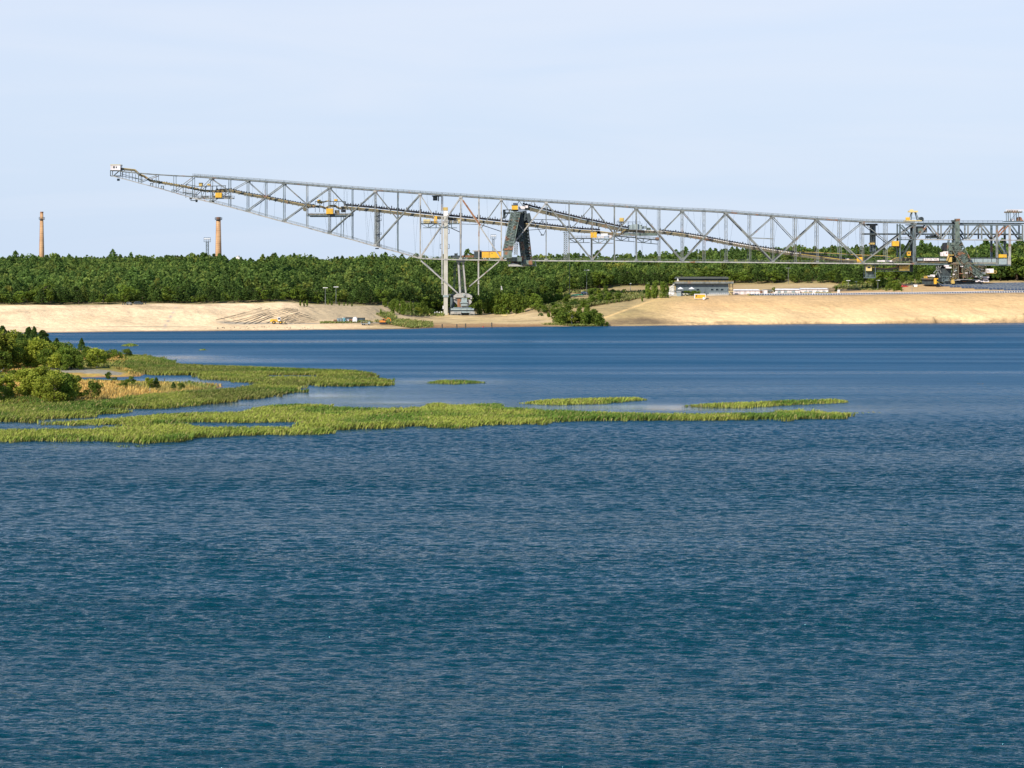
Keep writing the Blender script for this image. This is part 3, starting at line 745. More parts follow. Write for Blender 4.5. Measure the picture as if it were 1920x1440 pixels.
def make_reeds():
    holes = [[WXY(x, y) for x, y in h] for h in HOLES]
    tot = 0
    for key, (pp, lab) in REEDS.items():
        poly = [WXY(x, y) for x, y in pp]
        xs = [p[0] for p in poly]; ys = [p[1] for p in poly]
        ar = (max(xs) - min(xs)) * (max(ys) - min(ys)); dens = 13.0
        n = int(ar * dens); X = rng.uniform(min(xs) - 3, max(xs) + 3, n); Y = rng.uniform(min(ys) - 3, max(ys) + 3, n)
        # ragged outline
        wx = X + (fbm(X, Y, 6, 71) - .5) * 8; wy = Y + (fbm(X, Y, 5, 72) - .5) * 8
        small = key.startswith('islet')
        if small: wx = X + (fbm(X, Y, 3, 71) - .5) * 2; wy = Y + (fbm(X, Y, 3, 72) - .5) * 3
        k = inpoly(wx, wy, poly)
        for h in holes: k &= ~inpoly(wx, wy, h)
        if not small:
            ed = polydist(X, Y, poly) + (fbm(X, Y, 2.2, 73) - .5) * 3
            k &= rng.uniform(0, 1, n) < np.clip(.25 + ed / 2.5, 0, 1)
            if key != 'front': k &= ~((fbm(X * .33, Y, 7, 74) > .66) & (polydist(X, Y, poly) < 30))
        if key == 'islet_c': k &= vnoise(X, Y, 9, 5) > .35
        if key in ('islet_f', 'islet_g', 'islet_h'): k &= rng.uniform(0, 1, n) < .35
        if key == 'upper': # reeds thin out on the dry ground
            k &= ~(inpoly(X, Y, SPIT) & (polydist(X, Y, SPIT) > 9) & (rng.uniform(0, 1, n) < .9))
        X, Y = X[k], Y[k]; n = len(X); tot += n
        patch = fbm(X, Y, 13, 81); tall = fbm(X, Y, 26, 82)
        hg = RH * (.45 + .95 * tall + rng.uniform(-.15, .25, n)) * np.clip((.62 if not small else .4) + polydist(X, Y, poly) / 5.0, .35, 1)
        if key in ('islet_f', 'islet_g', 'islet_h'): hg *= .35
        if key == 'upper': hg *= 1.15
        # the big dark tuft
        yel = np.array([.265, .300, .045]); grn = np.array([.105, .180, .020]); olive = np.array([.135, .155, .028])
        t = np.clip((patch - .42) * 5, 0, 1)[:, None]
        tip = yel * (1 - t) + grn * t
        if key == 'upper':
            tip = tip * .82; t2 = np.clip((fbm(X, Y, 30, 91) - .5) * 5, 0, 1)[:, None]; tip = tip * (1 - t2) + olive * t2
        if key == 'islet_h': tip = tip * 0 + np.array([.5, .3, .08])
        base = tip * .5 + np.array([.32, .23, .08]) * .5
        z = spit_z(X, Y) if key == 'upper' else np.zeros(n)
        blades('reed_bed', X, Y, z, hg, .075, tip, base, lab, 'reeds')
    print('REEDS', tot)
    # golden dry grass on the spit
    xs = [p[0] for p in SPIT]; ys = [p[1] for p in SPIT]
    n = 160000; X = rng.uniform(min(xs), max(xs), n); Y = rng.uniform(min(ys), max(ys), n)
    k = inpoly(X, Y, SPIT); X, Y = X[k], Y[k]; z = spit_z(X, Y)
    U = 960 + X * F / Y; row = HZ + H * F / Y
    k = ~inpoly(U, row, [(40,690),(100,692),(180,696),(240,702),(235,709),(120,709),(60,702)]); X, Y, z = X[k], Y[k], z[k]
    m = np.clip((fbm(X, Y, 18, 6) - .52) * 6, 0, 1)[:, None]
    tip = np.array([.56, .36, .10]) * (1 - m) + np.array([.20, .23, .05]) * m
    blades('dry_grass', X, Y, z, .45 + .5 * fbm(X, Y, 6, 99), .08, tip, tip * .8, 'golden dry grass covering the sandy spit between the trees', 'grass', lean=.5)
make_reeds()

def spit_pt(x, y):
    X, Y = WXY(x, y)
    for _ in range(3):
        z = float(spit_z(X, Y)[0]); Y = (H - z) * F / (y - HZ); X = (x - 960) * Y / F
    return (X, Y, z)
# (x, top row, base row, kind, width factor, label, name)
SPIT_TREES = [
 (153,634,662,'pine',1.0,'lone dark conical pine rising above the lower bushes against the water'),
 (240,651,673,'bush',.75,'round dark green tree at the outer end of the spit thicket'),
 (214,652,675,'tree',.9,'dark green tree second from the outer end of the thicket'),
 (182,648,689,'birch',1.25,'yellowing birch with pale trunk in front of the thicket'),
 (54,613,668,'pine',1.15,'tallest dark pine of the thicket, broad with a ragged top'),
 (64,612,672,'pine',.7,'slender pine pressed against the tallest pine'),
 (80,619,682,'pine',1.2,'broad conical pine at the front of the thicket, facing the sand bank'),
 (170,706,746,'bush',.80,'dark round bush beside the golden grass below the lagoon'),
 (29,690,720,'bush',.7,'small dark bush standing alone on golden grass'),
 (281,706,733,'birch',.8,'small birch with a thin white trunk by the lagoon'),
 (293,707,731,'pine',1.0,'young pine next to the small white-trunked birch'),
 (247,704,724,'tree',.8,'young green tree on the grass bank of the lagoon'),
 (232,709,727,'bush',.7,'low bush touching the young tree by the lagoon'),
 (203,696,715,'tree',.8,'feathery little tree at the near end of the lagoon'),
 (215,705,718,'bush',.8,'low green bush on the lagoon edge behind the golden grass'),
 (145,703,721,'tree',.8,'small pine-green tree between the big thicket and the lagoon'),
 (325,716,730,'pine',1.2,'tiny seedling pine on the golden strip under the lagoon'),
 (341,716,731,'bush',.8,'tiny green shrub right of the seedling pine'),
 (357,711,722,'bush',.9,'outermost low shrub on the strip under the lagoon'),
 (43,686,697,'bush',.8,'very small bush on the track behind the big birches'),
]
for x, yt, yb, kd, w, lab in SPIT_TREES:
    p = spit_pt(x, yb); h = (yb - yt) * p[1] / F
    nm = {'pine': 'pine_tree', 'birch': 'birch_tree', 'tree': 'broadleaf_tree', 'bush': 'bush'}[kd]
    plant(nm, kd, p, h, lab, 'bush' if kd == 'bush' else 'tree', wide=w * (1.3 if kd != 'pine' else 1.0), n=1700, size=.030)
thick = [(-6,607,694,'birch'),(5,612,692,'pine'),(15,620,672,'pine'),(28,618,674,'tree'),(38,624,676,'pine'),(46,632,690,'tree'),(70,632,690,'tree'),(90,632,686,'birch'),(98,638,684,'tree'),(106,634,682,'pine'),(116,648,692,'bush'),(126,640,684,'birch'),(134,650,690,'tree'),(142,652,692,'bush'),(162,648,680,'tree'),(172,656,690,'tree'),(192,654,684,'birch'),(200,656,679,'bush'),(225,658,675,'bush'),(20,640,690,'bush'),(33,648,692,'birch'),(58,645,690,'birch'),(84,652,692,'bush'),(104,655,693,'tree'),(150,664,693,'bush'),(124,662,694,'bush'),(-30,612,690,'tree'),(-60,615,690,'pine'),(-90,612,690,'tree'),(-20,640,700,'birch'),(76,645,676,'tree'),(120,650,680,'tree'),(145,655,680,'tree'),(8,640,684,'tree'),(-45,630,700,'bush'),(48,640,672,'pine'),(180,662,688,'bush'),(112,640,676,'tree')]
for x, yt, yb, kd in thick:
    p = spit_pt(x, yb); h = (yb - yt) * p[1] / F
    lf = 'birch' if kd == 'birch' or random.random() < .3 else None; kd = 'oval' if kd in ('tree', 'birch', 'bush') else kd
    plant('thicket_tree', kd, p, h, 'green tree or bush in the dense thicket crowning the spit', 'tree', 'trees of the dense thicket on the spit', wide={'oval': 1.12, 'pine': .9}.get(kd, 1.25), n=1700, size=.028, leaf=lf if kd == 'oval' else None)
clump = [(48,690,742,'birch'),(60,694,746,'birch'),(72,686,744,'birch'),(84,684,744,'tree'),(96,690,748,'birch'),(108,690,750,'tree'),(118,694,752,'bush'),(128,698,752,'tree'),(102,704,753,'bush'),(80,704,750,'birch'),(136,705,746,'bush'),(54,708,746,'bush')]
for x, yt, yb, kd in clump:
    p = spit_pt(x, yb); h = (yb - yt) * p[1] / F
    lfk = 'birch' if kd != 'bush' else 'bushleaf'; kd = 'oval'
    plant('clump_tree', kd, p, h, 'yellow-green birch or bush in the large clump amid golden grass', 'tree', 'trees of the large clump on the golden grass', wide=1.2, n=2200, size=.027, leaf=lfk)
for x, yt, yb, kd in [(-4,690,745,'birch'),(8,700,748,'birch'),(20,712,748,'bush'),(-25,695,750,'birch'),(0,655,700,'tree'),(4,718,750,'bush')]:
    p = spit_pt(x, yb); h = (yb - yt) * p[1] / F
    plant('edge_tree', kd, p, h, 'leafy tree cut by the picture edge below the dense thicket', 'tree', 'trees at the picture edge on the golden grass', wide=(.85 if kd == 'bush' else 1.4), n=1600, size=.030)
p = WXY(308, 714); tag(MB().cyl((p[0], p[1], -.5), (p[0] + .1, p[1], .75), .16, .1, 7).build('wooden_stake', M['wood']), 'dark wooden stake sticking out of the lagoon', 'stake')

# ------------------------------------------------------------------ bushes and trees on the far shore
def far_plant(x, yt, yb, kd, lab, wide=1.0, name=None, group=None, n=700, size=.042, leaf=None):
    g = G(x, yb); h = (yb - yt) * g.y / F
    return plant(name or {'pine': 'pine_tree', 'birch': 'birch_tree', 'tree': 'broadleaf_tree', 'bush': 'bush'}[kd], 'oval' if kd == 'bush' and wide < 1.35 else kd, (g.x, g.y, g.z - .15), h, lab, 'bush' if kd == 'bush' else 'tree', group, wide, n=n if kd != 'bush' else 1150, size=size, leaf=leaf)
GP = 'bushes of the clump on the small headland'
for x, yt, yb, kd in [(1042,577,604,'bush'),(1048,583,606,'bush'),(1056,580,609,'bush'),(1064,583,607,'bush'),(1072,582,610,'birch'),(1080,584,609,'bush'),(1088,586,609,'bush'),(1096,584,610,'bush'),(1104,582,609,'bush'),(1111,579,609,'bush'),(1118,588,610,'bush'),(1124,585,611,'bush'),(1130,596,611,'bush'),(1138,603,612,'bush'),(1053,572,596,'bush'),(1066,570,594,'bush'),(1086,573,592,'bush'),(1101,570,585,'bush')]:
    far_plant(x, yt, yb, kd, 'dark green bush in the clump on the headland beside the dark sand fan', 1.15 if kd == 'bush' else 1.05, 'headland_bush', GP)
far_plant(1101.5, 568, 584, 'bush', 'round dark bush alone above the headland clump', .6)
far_plant(714, 578, 593, 'bush', 'dark round bush on the slope above the orange excavator', .5)
for x, yt, yb in [(563,562,573),(570,563,574),(576,562,575),(596,562,571),(615,561,572),(622,563,573),(636,565,574),(645,566,574),(652,567,574),(660,566,575)]:
    far_plant(x, yt, yb, 'bush', 'small dark sapling on the crest above the striped slope', .55, 'sapling', 'saplings along the crest above the striped slope')
for x, yt, yb, w in [(736,560,588,.5),(745,563,586,.5),(755,562,590,.6),(771,564,590,.35),(785,566,591,.7),(793,563,592,.6),(722,556,575,.8),(800,572,592,.6)]:
    far_plant(x, yt, yb, 'bush', 'bush on the slope between orange excavator and tall bridge column', w, 'slope_bush', 'bushes left of the tall bridge column')
for x, yt, yb, w in [(900,560,590,.7),(912,558,588,.7),(925,548,588,.8),(935,540,590,.7),(946,548,590,.7),(958,545,588,.8),(968,550,589,.8),(980,550,586,.7)]:
    far_plant(x, yt, yb, 'bush', 'full green bush behind the bogies between column and bench', w, 'shore_bush', 'bushes right of the bridge bogies')
for x, yt, yb, w in [(990,552,578,.9),(1003,548,578,.9),(1012,556,582,.8),(1022,550,572,1.),(1035,552,570,1.),(1048,548,566,1.2),(1060,556,572,1.1),(1078,558,572,1.3),(1095,560,576,1.1),(1110,552,570,1.1),(1125,548,566,1.1),(1024,574,586,.8),(1142,548,566,1.),(1158,546,564,1.1)]:
    far_plant(x, yt, yb, 'bush', 'low olive bush on the rough slope above the headland clump', w * 1.1, 'slope_bush', 'low olive bushes on the rough slope', leaf='birch' if random.random() < .4 else None)
for x, yt, yb, w in [(1138,563,571,.6),(1152,561,568,.6),(1161,559,567,.6),(1178,557,563,.7)]:
    far_plant(x, yt, yb, 'bush', 'small dark bush on the edge of the terraced sand slope', w, 'small_bush', 'small bushes at the edge of the terraced slope')
far_plant(1204, 553, 565, 'bush', 'dense dark bush with a white spot beside the sand slope', .55)
for x, yt, yb, w in [(1215,528,560,.6),(1228,524,559,.7),(1243,526,558,.6),(1252,534,558,.5)]:
    far_plant(x, yt, yb, 'bush', 'tall feathery bush beside the grey building', w, 'tall_bush', 'tall bushes beside the grey building')
far_plant(1450.5, 537, 551, 'birch', 'small yellow-green tree between the two white sheds', .9)
far_plant(1626, 531, 542, 'bush', 'round bush alone on the sand strip behind the panel row', .45)
for x, yt, yb, w in [(1568,536,546,.9),(1662,533,546,.6),(1676,536,547,.8),(1690,538,547,.6),(1648,534,543,.8),(1640,524,542,.6),(1655,520,540,.6)]:
    far_plant(x, yt, yb, 'bush', 'green bush beside the lone lamp posts behind the panel row', w, 'strip_bush', 'bushes behind the panel row')
for x in (1288,1297,1306):
    far_plant(x, 543, 554, 'bush', 'hedge bush under the white parasols', 1.4, 'terrace_bush', 'bushes under the white parasols')
far_plant(1321, 539, 553.5, 'bush', 'large dark bush before the wall behind the yellow trailer', 1.2)
far_plant(1330, 544, 553, 'bush', 'dark bush touching the large bush behind the yellow trailer', .6)
def scatter(n, poly, hmin, hmax, lab, grp, nm, w=1.1, leafs=('bushleaf', 'birch', 'pine')):
    xs = [p[0] for p in poly]; ys = [p[1] for p in poly]; k = 0
    while k < n:
        x = random.uniform(min(xs), max(xs)); y = random.uniform(min(ys), max(ys))
        if not inpoly(np.array([x]), np.array([y]), poly)[0]: continue
        if 1066 < x < 1106 and 544 < y < 572: continue
        if 1690 < x < 1760 and y > 531: continue
        far_plant(x, y - random.uniform(hmin, hmax), y, random.choice(('bush', 'bush', 'tree')), lab, w * random.uniform(.8, 1.3), nm, grp, leaf=random.choice(leafs)); k += 1
scatter(84, [(985,574),(1000,560),(1045,548),(1130,546),(1165,550),(1150,566),(1110,572),(1060,578),(1020,584)], 6, 13, 'olive-green scrub bush on the rough slope between bogie and grey building', 'scrub on the rough slope', 'scrub_bush', 1.3)
scatter(16, [(1100,556),(1160,548),(1245,546),(1250,553),(1190,558),(1140,568)], 6, 14, 'scrub bush along the top of the terraced sand slope', 'scrub above the terraced slope', 'scrub_bush', 1.2)
scatter(26, [(1000,588),(1020,578),(1060,574),(1100,580),(1120,592),(1060,596),(1035,600)], 6, 12, 'dark scrub bush just above the headland clump', 'scrub above the headland clump', 'scrub_bush', 1.2)
scatter(30, [(1632,538),(1660,528),(1760,524),(1770,532),(1700,546),(1650,547)], 8, 17, 'light green bush in the thicket behind the panel row', 'thicket behind the panel row', 'thicket_bush', 1.2)
scatter(16, [(1560,538),(1572,530),(1640,530),(1640,534)], 8, 15, 'bush in the scrub edge behind the sand strip', 'scrub edge behind the sand strip', 'scrub_bush', 1.2)
scatter(22, [(720,578),(750,572),(800,574),(826,580),(826,592),(780,592)], 9, 18, 'green bush in the thicket left of the tall column', 'thicket left of the tall column', 'thicket_bush', 1.0)
# shore grass
def shore_grass(pp, label, n, h=1.0, tip=(.17,.20,.045), base=(.20,.17,.06), w=.15):
    X = []; A = np.array(pp, float); u = rng.uniform(A[:,0].min(), A[:,0].max(), n * 3); r_ = rng.uniform(A[:,1].min(), A[:,1].max(), n * 3)
    k = inpoly(u, r_, pp) & ~((u > 1068) & (u < 1104) & (r_ > 550) & (r_ < 563)) & ~((u > 1688) & (r_ > 533)); u, r_ = u[k][:n], r_[k][:n]
    P_ = np.array([tuple(G(a, b, 1000, 1300)) for a, b in zip(u, r_)])
    blades('shore_grass', P_[:,0], P_[:,1], P_[:,2], h * rng.uniform(.6, 1.2, len(P_)), w, np.array(tip), np.array(base), label, 'grass')
shore_grass([(700,603),(760,600),(810,606),(812,614),(770,616),(735,610)], 'green reeds and grass at the water edge beside the orange excavator', 2600, 1.1)
shore_grass([(1015,609),(1060,606),(1130,609),(1140,612),(1080,613.5),(1060,611)], 'pale green shore grass below the headland bushes', 1500, .9)
shore_grass([(600,604),(690,602),(700,605),(600,607)], 'green verge grass in front of the site containers', 1200, .6)
shore_grass([(985,576),(1000,560),(1045,548),(1130,546),(1170,549),(1245,546),(1250,553),(1200,560),(1150,568),(1110,574),(1060,580),(1020,586)], 'low olive scrub and dry weeds covering the rough slope', 11000, 1.3, (.15,.165,.045), (.20,.16,.06), .3)
shore_grass([(735,580),(760,570),(826,574),(826,592),(790,594),(750,590)], 'low green scrub on the slope left of the tall column', 2600, 1.1, (.13,.165,.04), (.20,.16,.06), .25)
shore_grass([(1560,541),(1575,533),(1770,527),(1765,534),(1700,545),(1630,545)], 'patchy scrub and weeds behind the panel row', 3000, 1.0, (.15,.18,.045), (.22,.18,.07), .25)
shore_grass([(705,590),(730,588),(745,598),(728,604),(722,598)], 'tall green weeds right behind the orange excavator arm', 700, 1.6)
shore_grass([(1400,553),(1560,550),(1560,553),(1400,555.5)], 'thin green weeds along the fence below the white sheds', 500, .9)
shore_grass([(815,587),(833,586),(833,594),(815,594)], 'weeds at the foot of the tall bridge column', 300, 1.2)

# ------------------------------------------------------------------ the conveyor bridge (one thing, many parts)
BR = empty('conveyor_bridge', (P(865, 592).x, 1200, 1.3), 'enormous pale steel mining conveyor bridge spanning above the shore', 'conveyor bridge')
TOP = [(222,321),(262,325),(295,327.5),(328,329.5),(363,331),(397,333.5),(431,336),(465,338.5),(499,341),(533,343.5),(576,347),(618,350.5),(661,354),(704,357.3),(746,360),(788,363),(829,366),(864,368),(898,370.5),(940,373.3),(981,376.3),(1024,378.8),(1067,381.5),(1110,384),(1152,386.5),(1193,389.5),(1236,392),(1279,394.5),(1320,396),(1361,398.5),(1405,402),(1448,405),(1490,408),(1531,411),(1574,413.5),(1616,416),(1660,417),(1713,418)]
BOT = [(212,330),(262,343.5),(295,352),(328,361.5),(363,371.8),(397,379.5),(431,388),(465,397),(499,407),(533,416),(576,427),(618,438.5),(661,449.5),(704,461.7),(746,472.5),(788,484.5),(829,486),(864,487),(898,487.3),(940,487.8),(981,488.3),(1024,488.8),(1067,489),(1110,489.4),(1152,489.8),(1193,490),(1236,490.5),(1279,491),(1320,491.3),(1361,491.6),(1405,492),(1448,492.4),(1490,492.8),(1531,493.2),(1574,493.6),(1616,494),(1660,494.3),(1713,494.6)]
NODE = [x for x, _ in TOP]; W2 = 4.2
def ty(x): return float(np.interp(x, *zip(*TOP)))
def by(x): return float(np.interp(x, *zip(*BOT)))
for sy in (-1, 1):
    mt = M['steel'] 
    for nm, arr, w in (('top_chord', TOP, .62), ('bottom_chord', BOT, .66)):
        b = MB()
        for (x0, y0), (x1, y1) in zip(arr[:-1], arr[1:]):
            b.beam(P(x0, y0, sy * W2), P(x1, y1, sy * W2), w if x0 > 350 else .42, .8)
        ch = b.build(nm, M['pale'] if nm == 'bottom_chord' else mt, BR)
        for k, (x, y) in enumerate(arr):
            if x > 350 and k % 2 == 1:
                c = P(x, y + (2 if nm == 'top_chord' else -2), sy * W2); g = MB(); g.box(c.x - .85, c.x + .85, c.y - .5, c.y + .5, c.z - .5, c.z + .5); g.build('gusset_plate', M['pale' if 700 < x < 1100 else 'steel'], ch)
    # upper narrow truss over the excavator end
    b = MB(); b.beam(P(1716, 418.8, sy * W2), P(1918, 419.3, sy * W2), .75, .9); b.build('end_top_chord', M['dark'], BR)
    b = MB(); b.beam(P(1700, 421.5, sy * W2), P(1914, 422.3, sy * W2), .5, .7); b.build('end_girder', M['steel2'], BR)
    b = MB(); b.beam(P(1716, 449, sy * W2), P(1914, 450.5, sy * W2), .5, .6); b.build('end_bottom_chord', M['pale'], BR)
    b = MB(); b.beam(P(1713, 495, sy * W2), P(1892, 497, sy * W2), .8, .8); b.build('end_floor_chord', M['steel2'], BR)
b = MB()
b.beam(P(1618, 438.8), P(1915, 439.5), .8, 2 * W2 - 1.2); b.build('end_middle_deck', M['dark'], BR)
# walkways with handrails on the top chord
for sy in (-1, 1):
    b = MB(); r = MB()
    for (x0, y0), (x1, y1) in zip(TOP[:-1], TOP[1:]):
        if x0 < 355: continue
        p, q = P(x0, y0, sy * (W2 - .9)), P(x1, y1, sy * (W2 - .9)); u = Vector((0, 0, .55)); b.beam(p + u, q + u, .12, 1.2)
        r.rail(p + u, q + u, .9, 2.6, .10)
    r.rail(P(1713, 417), P(1880, 417), 1.0, 2.6, .13)
    wk = b.build('top_walkway', M['steel2'], BR); r.build('railing', M['steel'], wk)
    r = MB()
    for (x0, y0), (x1, y1) in zip(BOT[3:16], BOT[4:17]): r.rail(P(x0, y0 - 1.5, sy * W2), P(x1, y1 - 1.5, sy * W2), 1.0, 2.6, .11)
    for (x0, y0), (x1, y1) in zip(BOT[16:-1], BOT[17:]): r.rail(P(x0, y0 - 1.5, sy * W2), P(x1, y1 - 1.5, sy * W2), .9, 3.2, .08)
    r.build('lower_railing', M['steel'], BR)
# cross bracing in plan, top and bottom
b = MB(); c = MB()
for k in range(1, len(NODE)):
    x = NODE[k]; x0 = NODE[k - 1]
    b.beam(P(x, ty(x), -W2), P(x, ty(x), W2), .4); b.beam(P(x0, ty(x0), -W2), P(x, ty(x), W2), .3)
    c.beam(P(x, by(x), -W2), P(x, by(x), W2), .4); c.beam(P(x0, by(x0), W2), P(x, by(x), -W2), .3)
b.build('top_bracing', M['steel'], BR); c.build('bottom_bracing', M['steel'], BR)
# posts
SKIP = {829}
for x in NODE[1:]:
    if x in SKIP or x in (981,): continue
    for sy in (-1, 1):
        b = MB(); p, q = P(x, ty(x) + 1, sy * W2), P(x, by(x) - 1, sy * W2)
        if x < 400: b.beam(p, q, .28)
        elif x < 1230 and x not in (618, 704): b.beam(p, q, .40 if x not in (864, 898, 940) else .68, .4)
        elif x in (618, 704): b.lattice(p, q, .7, .6, 18, .11, .17)
        else: b.lattice(p, q, .85, .6, 9, .06, .13)
        b.build('post', M['pale'] if x in (788, 864, 898, 940) else (M['steel2'] if x < 560 or x in (661, 746) else M['steel']), BR)
# main diagonals and half diagonals
main = [(1110,1024),(1110,1193),(1279,1193),(1279,1361),(1448,1361),(1448,1531),(1616,1531),(1616,1713),(940,864),(788,864),(704,788),(618,704),(533,618),(465,533),(397,465),(363,397),(328,363),(262,295),(940,1024)]
for xb, xt in main:
    for sy in (-1, 1):
        b = MB(); w = .66 if xb > 700 else (.48 if xb > 400 else .3)
        b.beam(P(xb, by(xb) - 2, sy * W2), P(xt, ty(xt) + 2, sy * W2), w, .6)
        b.build('diagonal', M['pale'] if 780 < (xb + xt) / 2 < 990 else (M['rust'] if (xb, xt, sy) == (1110, 1193, 1) else M['steel']), BR)
def dmid(xb, xt): return ((xb + xt) / 2, (by(xb) + ty(xt)) / 2)
sub = [(1110,(1110,1024)),(1110,(1110,1193)),(1279,(1279,1193)),(1279,(1279,1361)),(1448,(1448,1361)),(1448,(1448,1531)),(1616,(1616,1531)),(1616,(1616,1713)),(940,(940,864)),(788,(788,864)),(704,(704,788)),(618,(618,704)),(533,(533,618)),(465,(465,533)),(397,(397,465)),(940,(940,1024))]
for xt, dg in sub:
    for sy in (-1, 1):
        mx_, my_ = dmid(*dg)
        b = MB(); b.beam(P(xt, ty(xt) + 2, sy * W2), P(mx_, my_, sy * W2), .4 if xt > 700 else .32, .35); b.build('half_diagonal', M['pale'] if xt == 788 else M['steel'], BR)
# stub bars
b = MB(); b.beam(P(1405, 446, -W2), P(1448, 448, -W2), .5); b.beam(P(898, 420, W2), P(940, 434, W2), .4); b.beam(P(838, 424, W2), P(864, 436, W2), .4)
b.beam(P(866, 420, 0), P(898, 421, 0), .3); b.beam(P(985, 411, W2), P(1110, 413, W2), .3); b.build('tie_bar', M['steel'], BR)
b = MB(); b.beam(P(868, 376, -W2 - .05), P(901, 423, -W2 - .05), .9, .75); b.build('rusty_gusset', M['rust'], BR)
# hanging stay cables
for k in range(60):
    b = MB(); x = random.uniform(470, 1880); x1 = x + random.uniform(-14, 14); y0 = ty(x) + 2 if x < 1713 else 450; sy = random.choice((-1, 1))
    b.beam(P(x, y0, sy * 2), P(x1, by(x1) if x1 < 1713 else 494, sy * 4), .07); b.build('stay_cable', M['steel2'], BR)

# belt conveyors
def conveyor(path, h=1.5, dep=2.6, dy=0., belt=True, name='belt_conveyor', mat='belt', rail='ochre', bh=1.0, teeth=True, bmat='black'):
    f = MB(); s = MB(); t = MB()
    for (x0, y0), (x1, y1) in zip(path[:-1], path[1:]):
        p, q = P(x0, y0, dy), P(x1, y1, dy); f.beam(p, q, h, dep)
        u = Vector((0, 0, h / 2)); o = Vector((0, -dep / 2 - .05, 0))
        s.beam(p + u + o, q + u + o, .24, .22); s.beam(p + u - o, q + u - o, .24, .22)
        for k in range(int((q - p).length / 3)):     # brackets under the frame
            a = p.lerp(q, (k + .5) / max(1, int((q - p).length / 3))); f.beam(a - u, a - u * 1.5, .25, dep)
        if belt:
            v = Vector((0, 0, h / 2 + bh * .55)); t.beam(p + v, q + v, bh * .55, dep * .75)
            if teeth:
                n = int((q - p).length / 1.35)
                for k in range(n):
                    a = p.lerp(q, (k + .5) / n) + v; t.beam(a, a + Vector((0, 0, bh * (.6 if k % 6 else 1.0))), .4, dep * .8)
    o = f.build(name, M[mat], BR); s.build('side_rail', M[rail], o)
    if belt: t.build('belt', M[bmat], o)
    return o
conveyor([(227,316.8),(253,319.5),(263,328.5),(270,330.5),(283,339.5),(347,350.5),(383,358),(408,359.2)], 1.1, 2.2, belt=False)
conveyor([(283,339.5),(347,350.5),(372,355.5)], .5, 1.6, .0, True, 'light_conveyor', bh=.6)
conveyor([(405,359.5),(431,357.8),(465,365.5),(500,371.5),(533,378.3),(575,386.5),(590,387.5)], 1.3, 2.4, bh=.75)
conveyor([(590,387),(603,387.8),(611,391),(618,386.5),(629,386.5),(636,391),(648,390.5)], 1.1, 2.2, belt=False)
conveyor([(645,389.8),(704,395),(760,401.5),(829,408.8),(864,412),(898,415.5),(940,420),(960,422.5)], 1.5, 2.6, bh=1.9)
conveyor([(985,421.5),(1024,426.5),(1067,431.5),(1090,434),(1125,436)], 1.5, 2.6, bh=1.5)
conveyor([(1120,435.5),(1152,439.5),(1163,440),(1170,434),(1182,433.5),(1236,435.5)], 1.4, 2.6, belt=False)
conveyor([(1236,435.8),(1279,441),(1320,447.8),(1361,456),(1405,464),(1448,471),(1490,477.5),(1531,483),(1574,488.5),(1600,491)], 1.5, 2.6, bh=1.1)
conveyor([(980,388),(1000,393.5),(1024,399),(1059,407.5),(1093,415.5),(1130,423),(1165,431),(1180,433)], 1.9, 2.8, bh=1.6, rail='green', name='upper_conveyor')
conveyor([(1480,475.5),(1492,473.3),(1524,473.8),(1560,475.5),(1600,478),(1662,480.5),(1676,484.5)], .5, 2.2, 2.5, belt=False, name='yellow_rail_walkway', mat='green')
conveyor([(1545,484),(1575,488),(1606,488.5)], .8, 2.2, -2.5, belt=False, name='yellow_lower_walkway', mat='belt')
conveyor([(1633,503),(1660,505),(1680,503),(1684,497)], 1.2, 2.2, 0, belt=False, name='underslung_conveyor')
conveyor([(1668,492),(1680,486.5),(1716,487),(1783,491)], 2.0, 3, 0, belt=False, name='end_conveyor')
# platforms with machinery
def boxp(b, x0, x1, y0, y1, d0, d1):
    p, q = P(x0, y1), P(x1, y0); return b.box(p.x, q.x, 1200 + d0, 1200 + d1, p.z, q.z)
def cabin(name, mat, x0, x1, y0, y1, d0=-2.2, d1=1.2, roof=None, windows=(), label=None):
    b = MB(); boxp(b, x0, x1, y0, y1, d0, d1); o = b.build(name, M[mat], BR, bevel=.06, label=label)
    if roof:
        b = MB(); boxp(b, x0 - .5, x1 + .5, y0 - 1.1, y0 - .02, d0 - .15, d1 + .15); b.build('roof', M[roof], o)
    for w in windows:
        b = MB(); boxp(b, w[0], w[1], w[2], w[3], d0 - .06, d0 - .003); b.build('window', M['glass'], o)
    return o
def platform(x0, x1, y, truss=False, mat='steel2', rail=True, d0=-4, d1=4, name='platform', yl=None):
    b = MB(); p, q = P(x0, y), P(x1, y if yl is None else yl)
    b.beam(p, q, .5, d1 - d0)
    if truss:
        n = max(3, int((q - p).length / 3.6))
        for sy in (d0, d1):
            o = Vector((0, sy, 0)); dn = Vector((0, 0, -2.3))
            b.beam(p.lerp(q, .06) + o + dn, p.lerp(q, .94) + o + dn, .28)
            for k in range(n):
                a0 = p.lerp(q, k / n) + o; a1 = p.lerp(q, (k + 1) / n) + o
                m0 = dn if k else Vector((0, 0, 0)); 
                b.beam(a0 + (dn if k % 2 and 0 < k < n else Vector()), a1 + (Vector() if k % 2 else (dn if k + 1 < n else Vector())), .22)
                if 0 < k < n: b.beam(a0, a0 + dn, .22)
    o = b.build(name, M[mat], BR)
    if rail:
        r = MB()
        for sy in (d0, d1): r.rail(p + V(0, sy, .25), q + V(0, sy, .25), 1.1, 2.2, .12)
        r.build('railing', M['pale'], o)
    return o
cabin('tip_cabin', 'pink', 209, 227.5, 310, 319.5, -3, 3, 'cream', [(214, 217, 312, 316), (219, 221, 312.5, 315.5)])
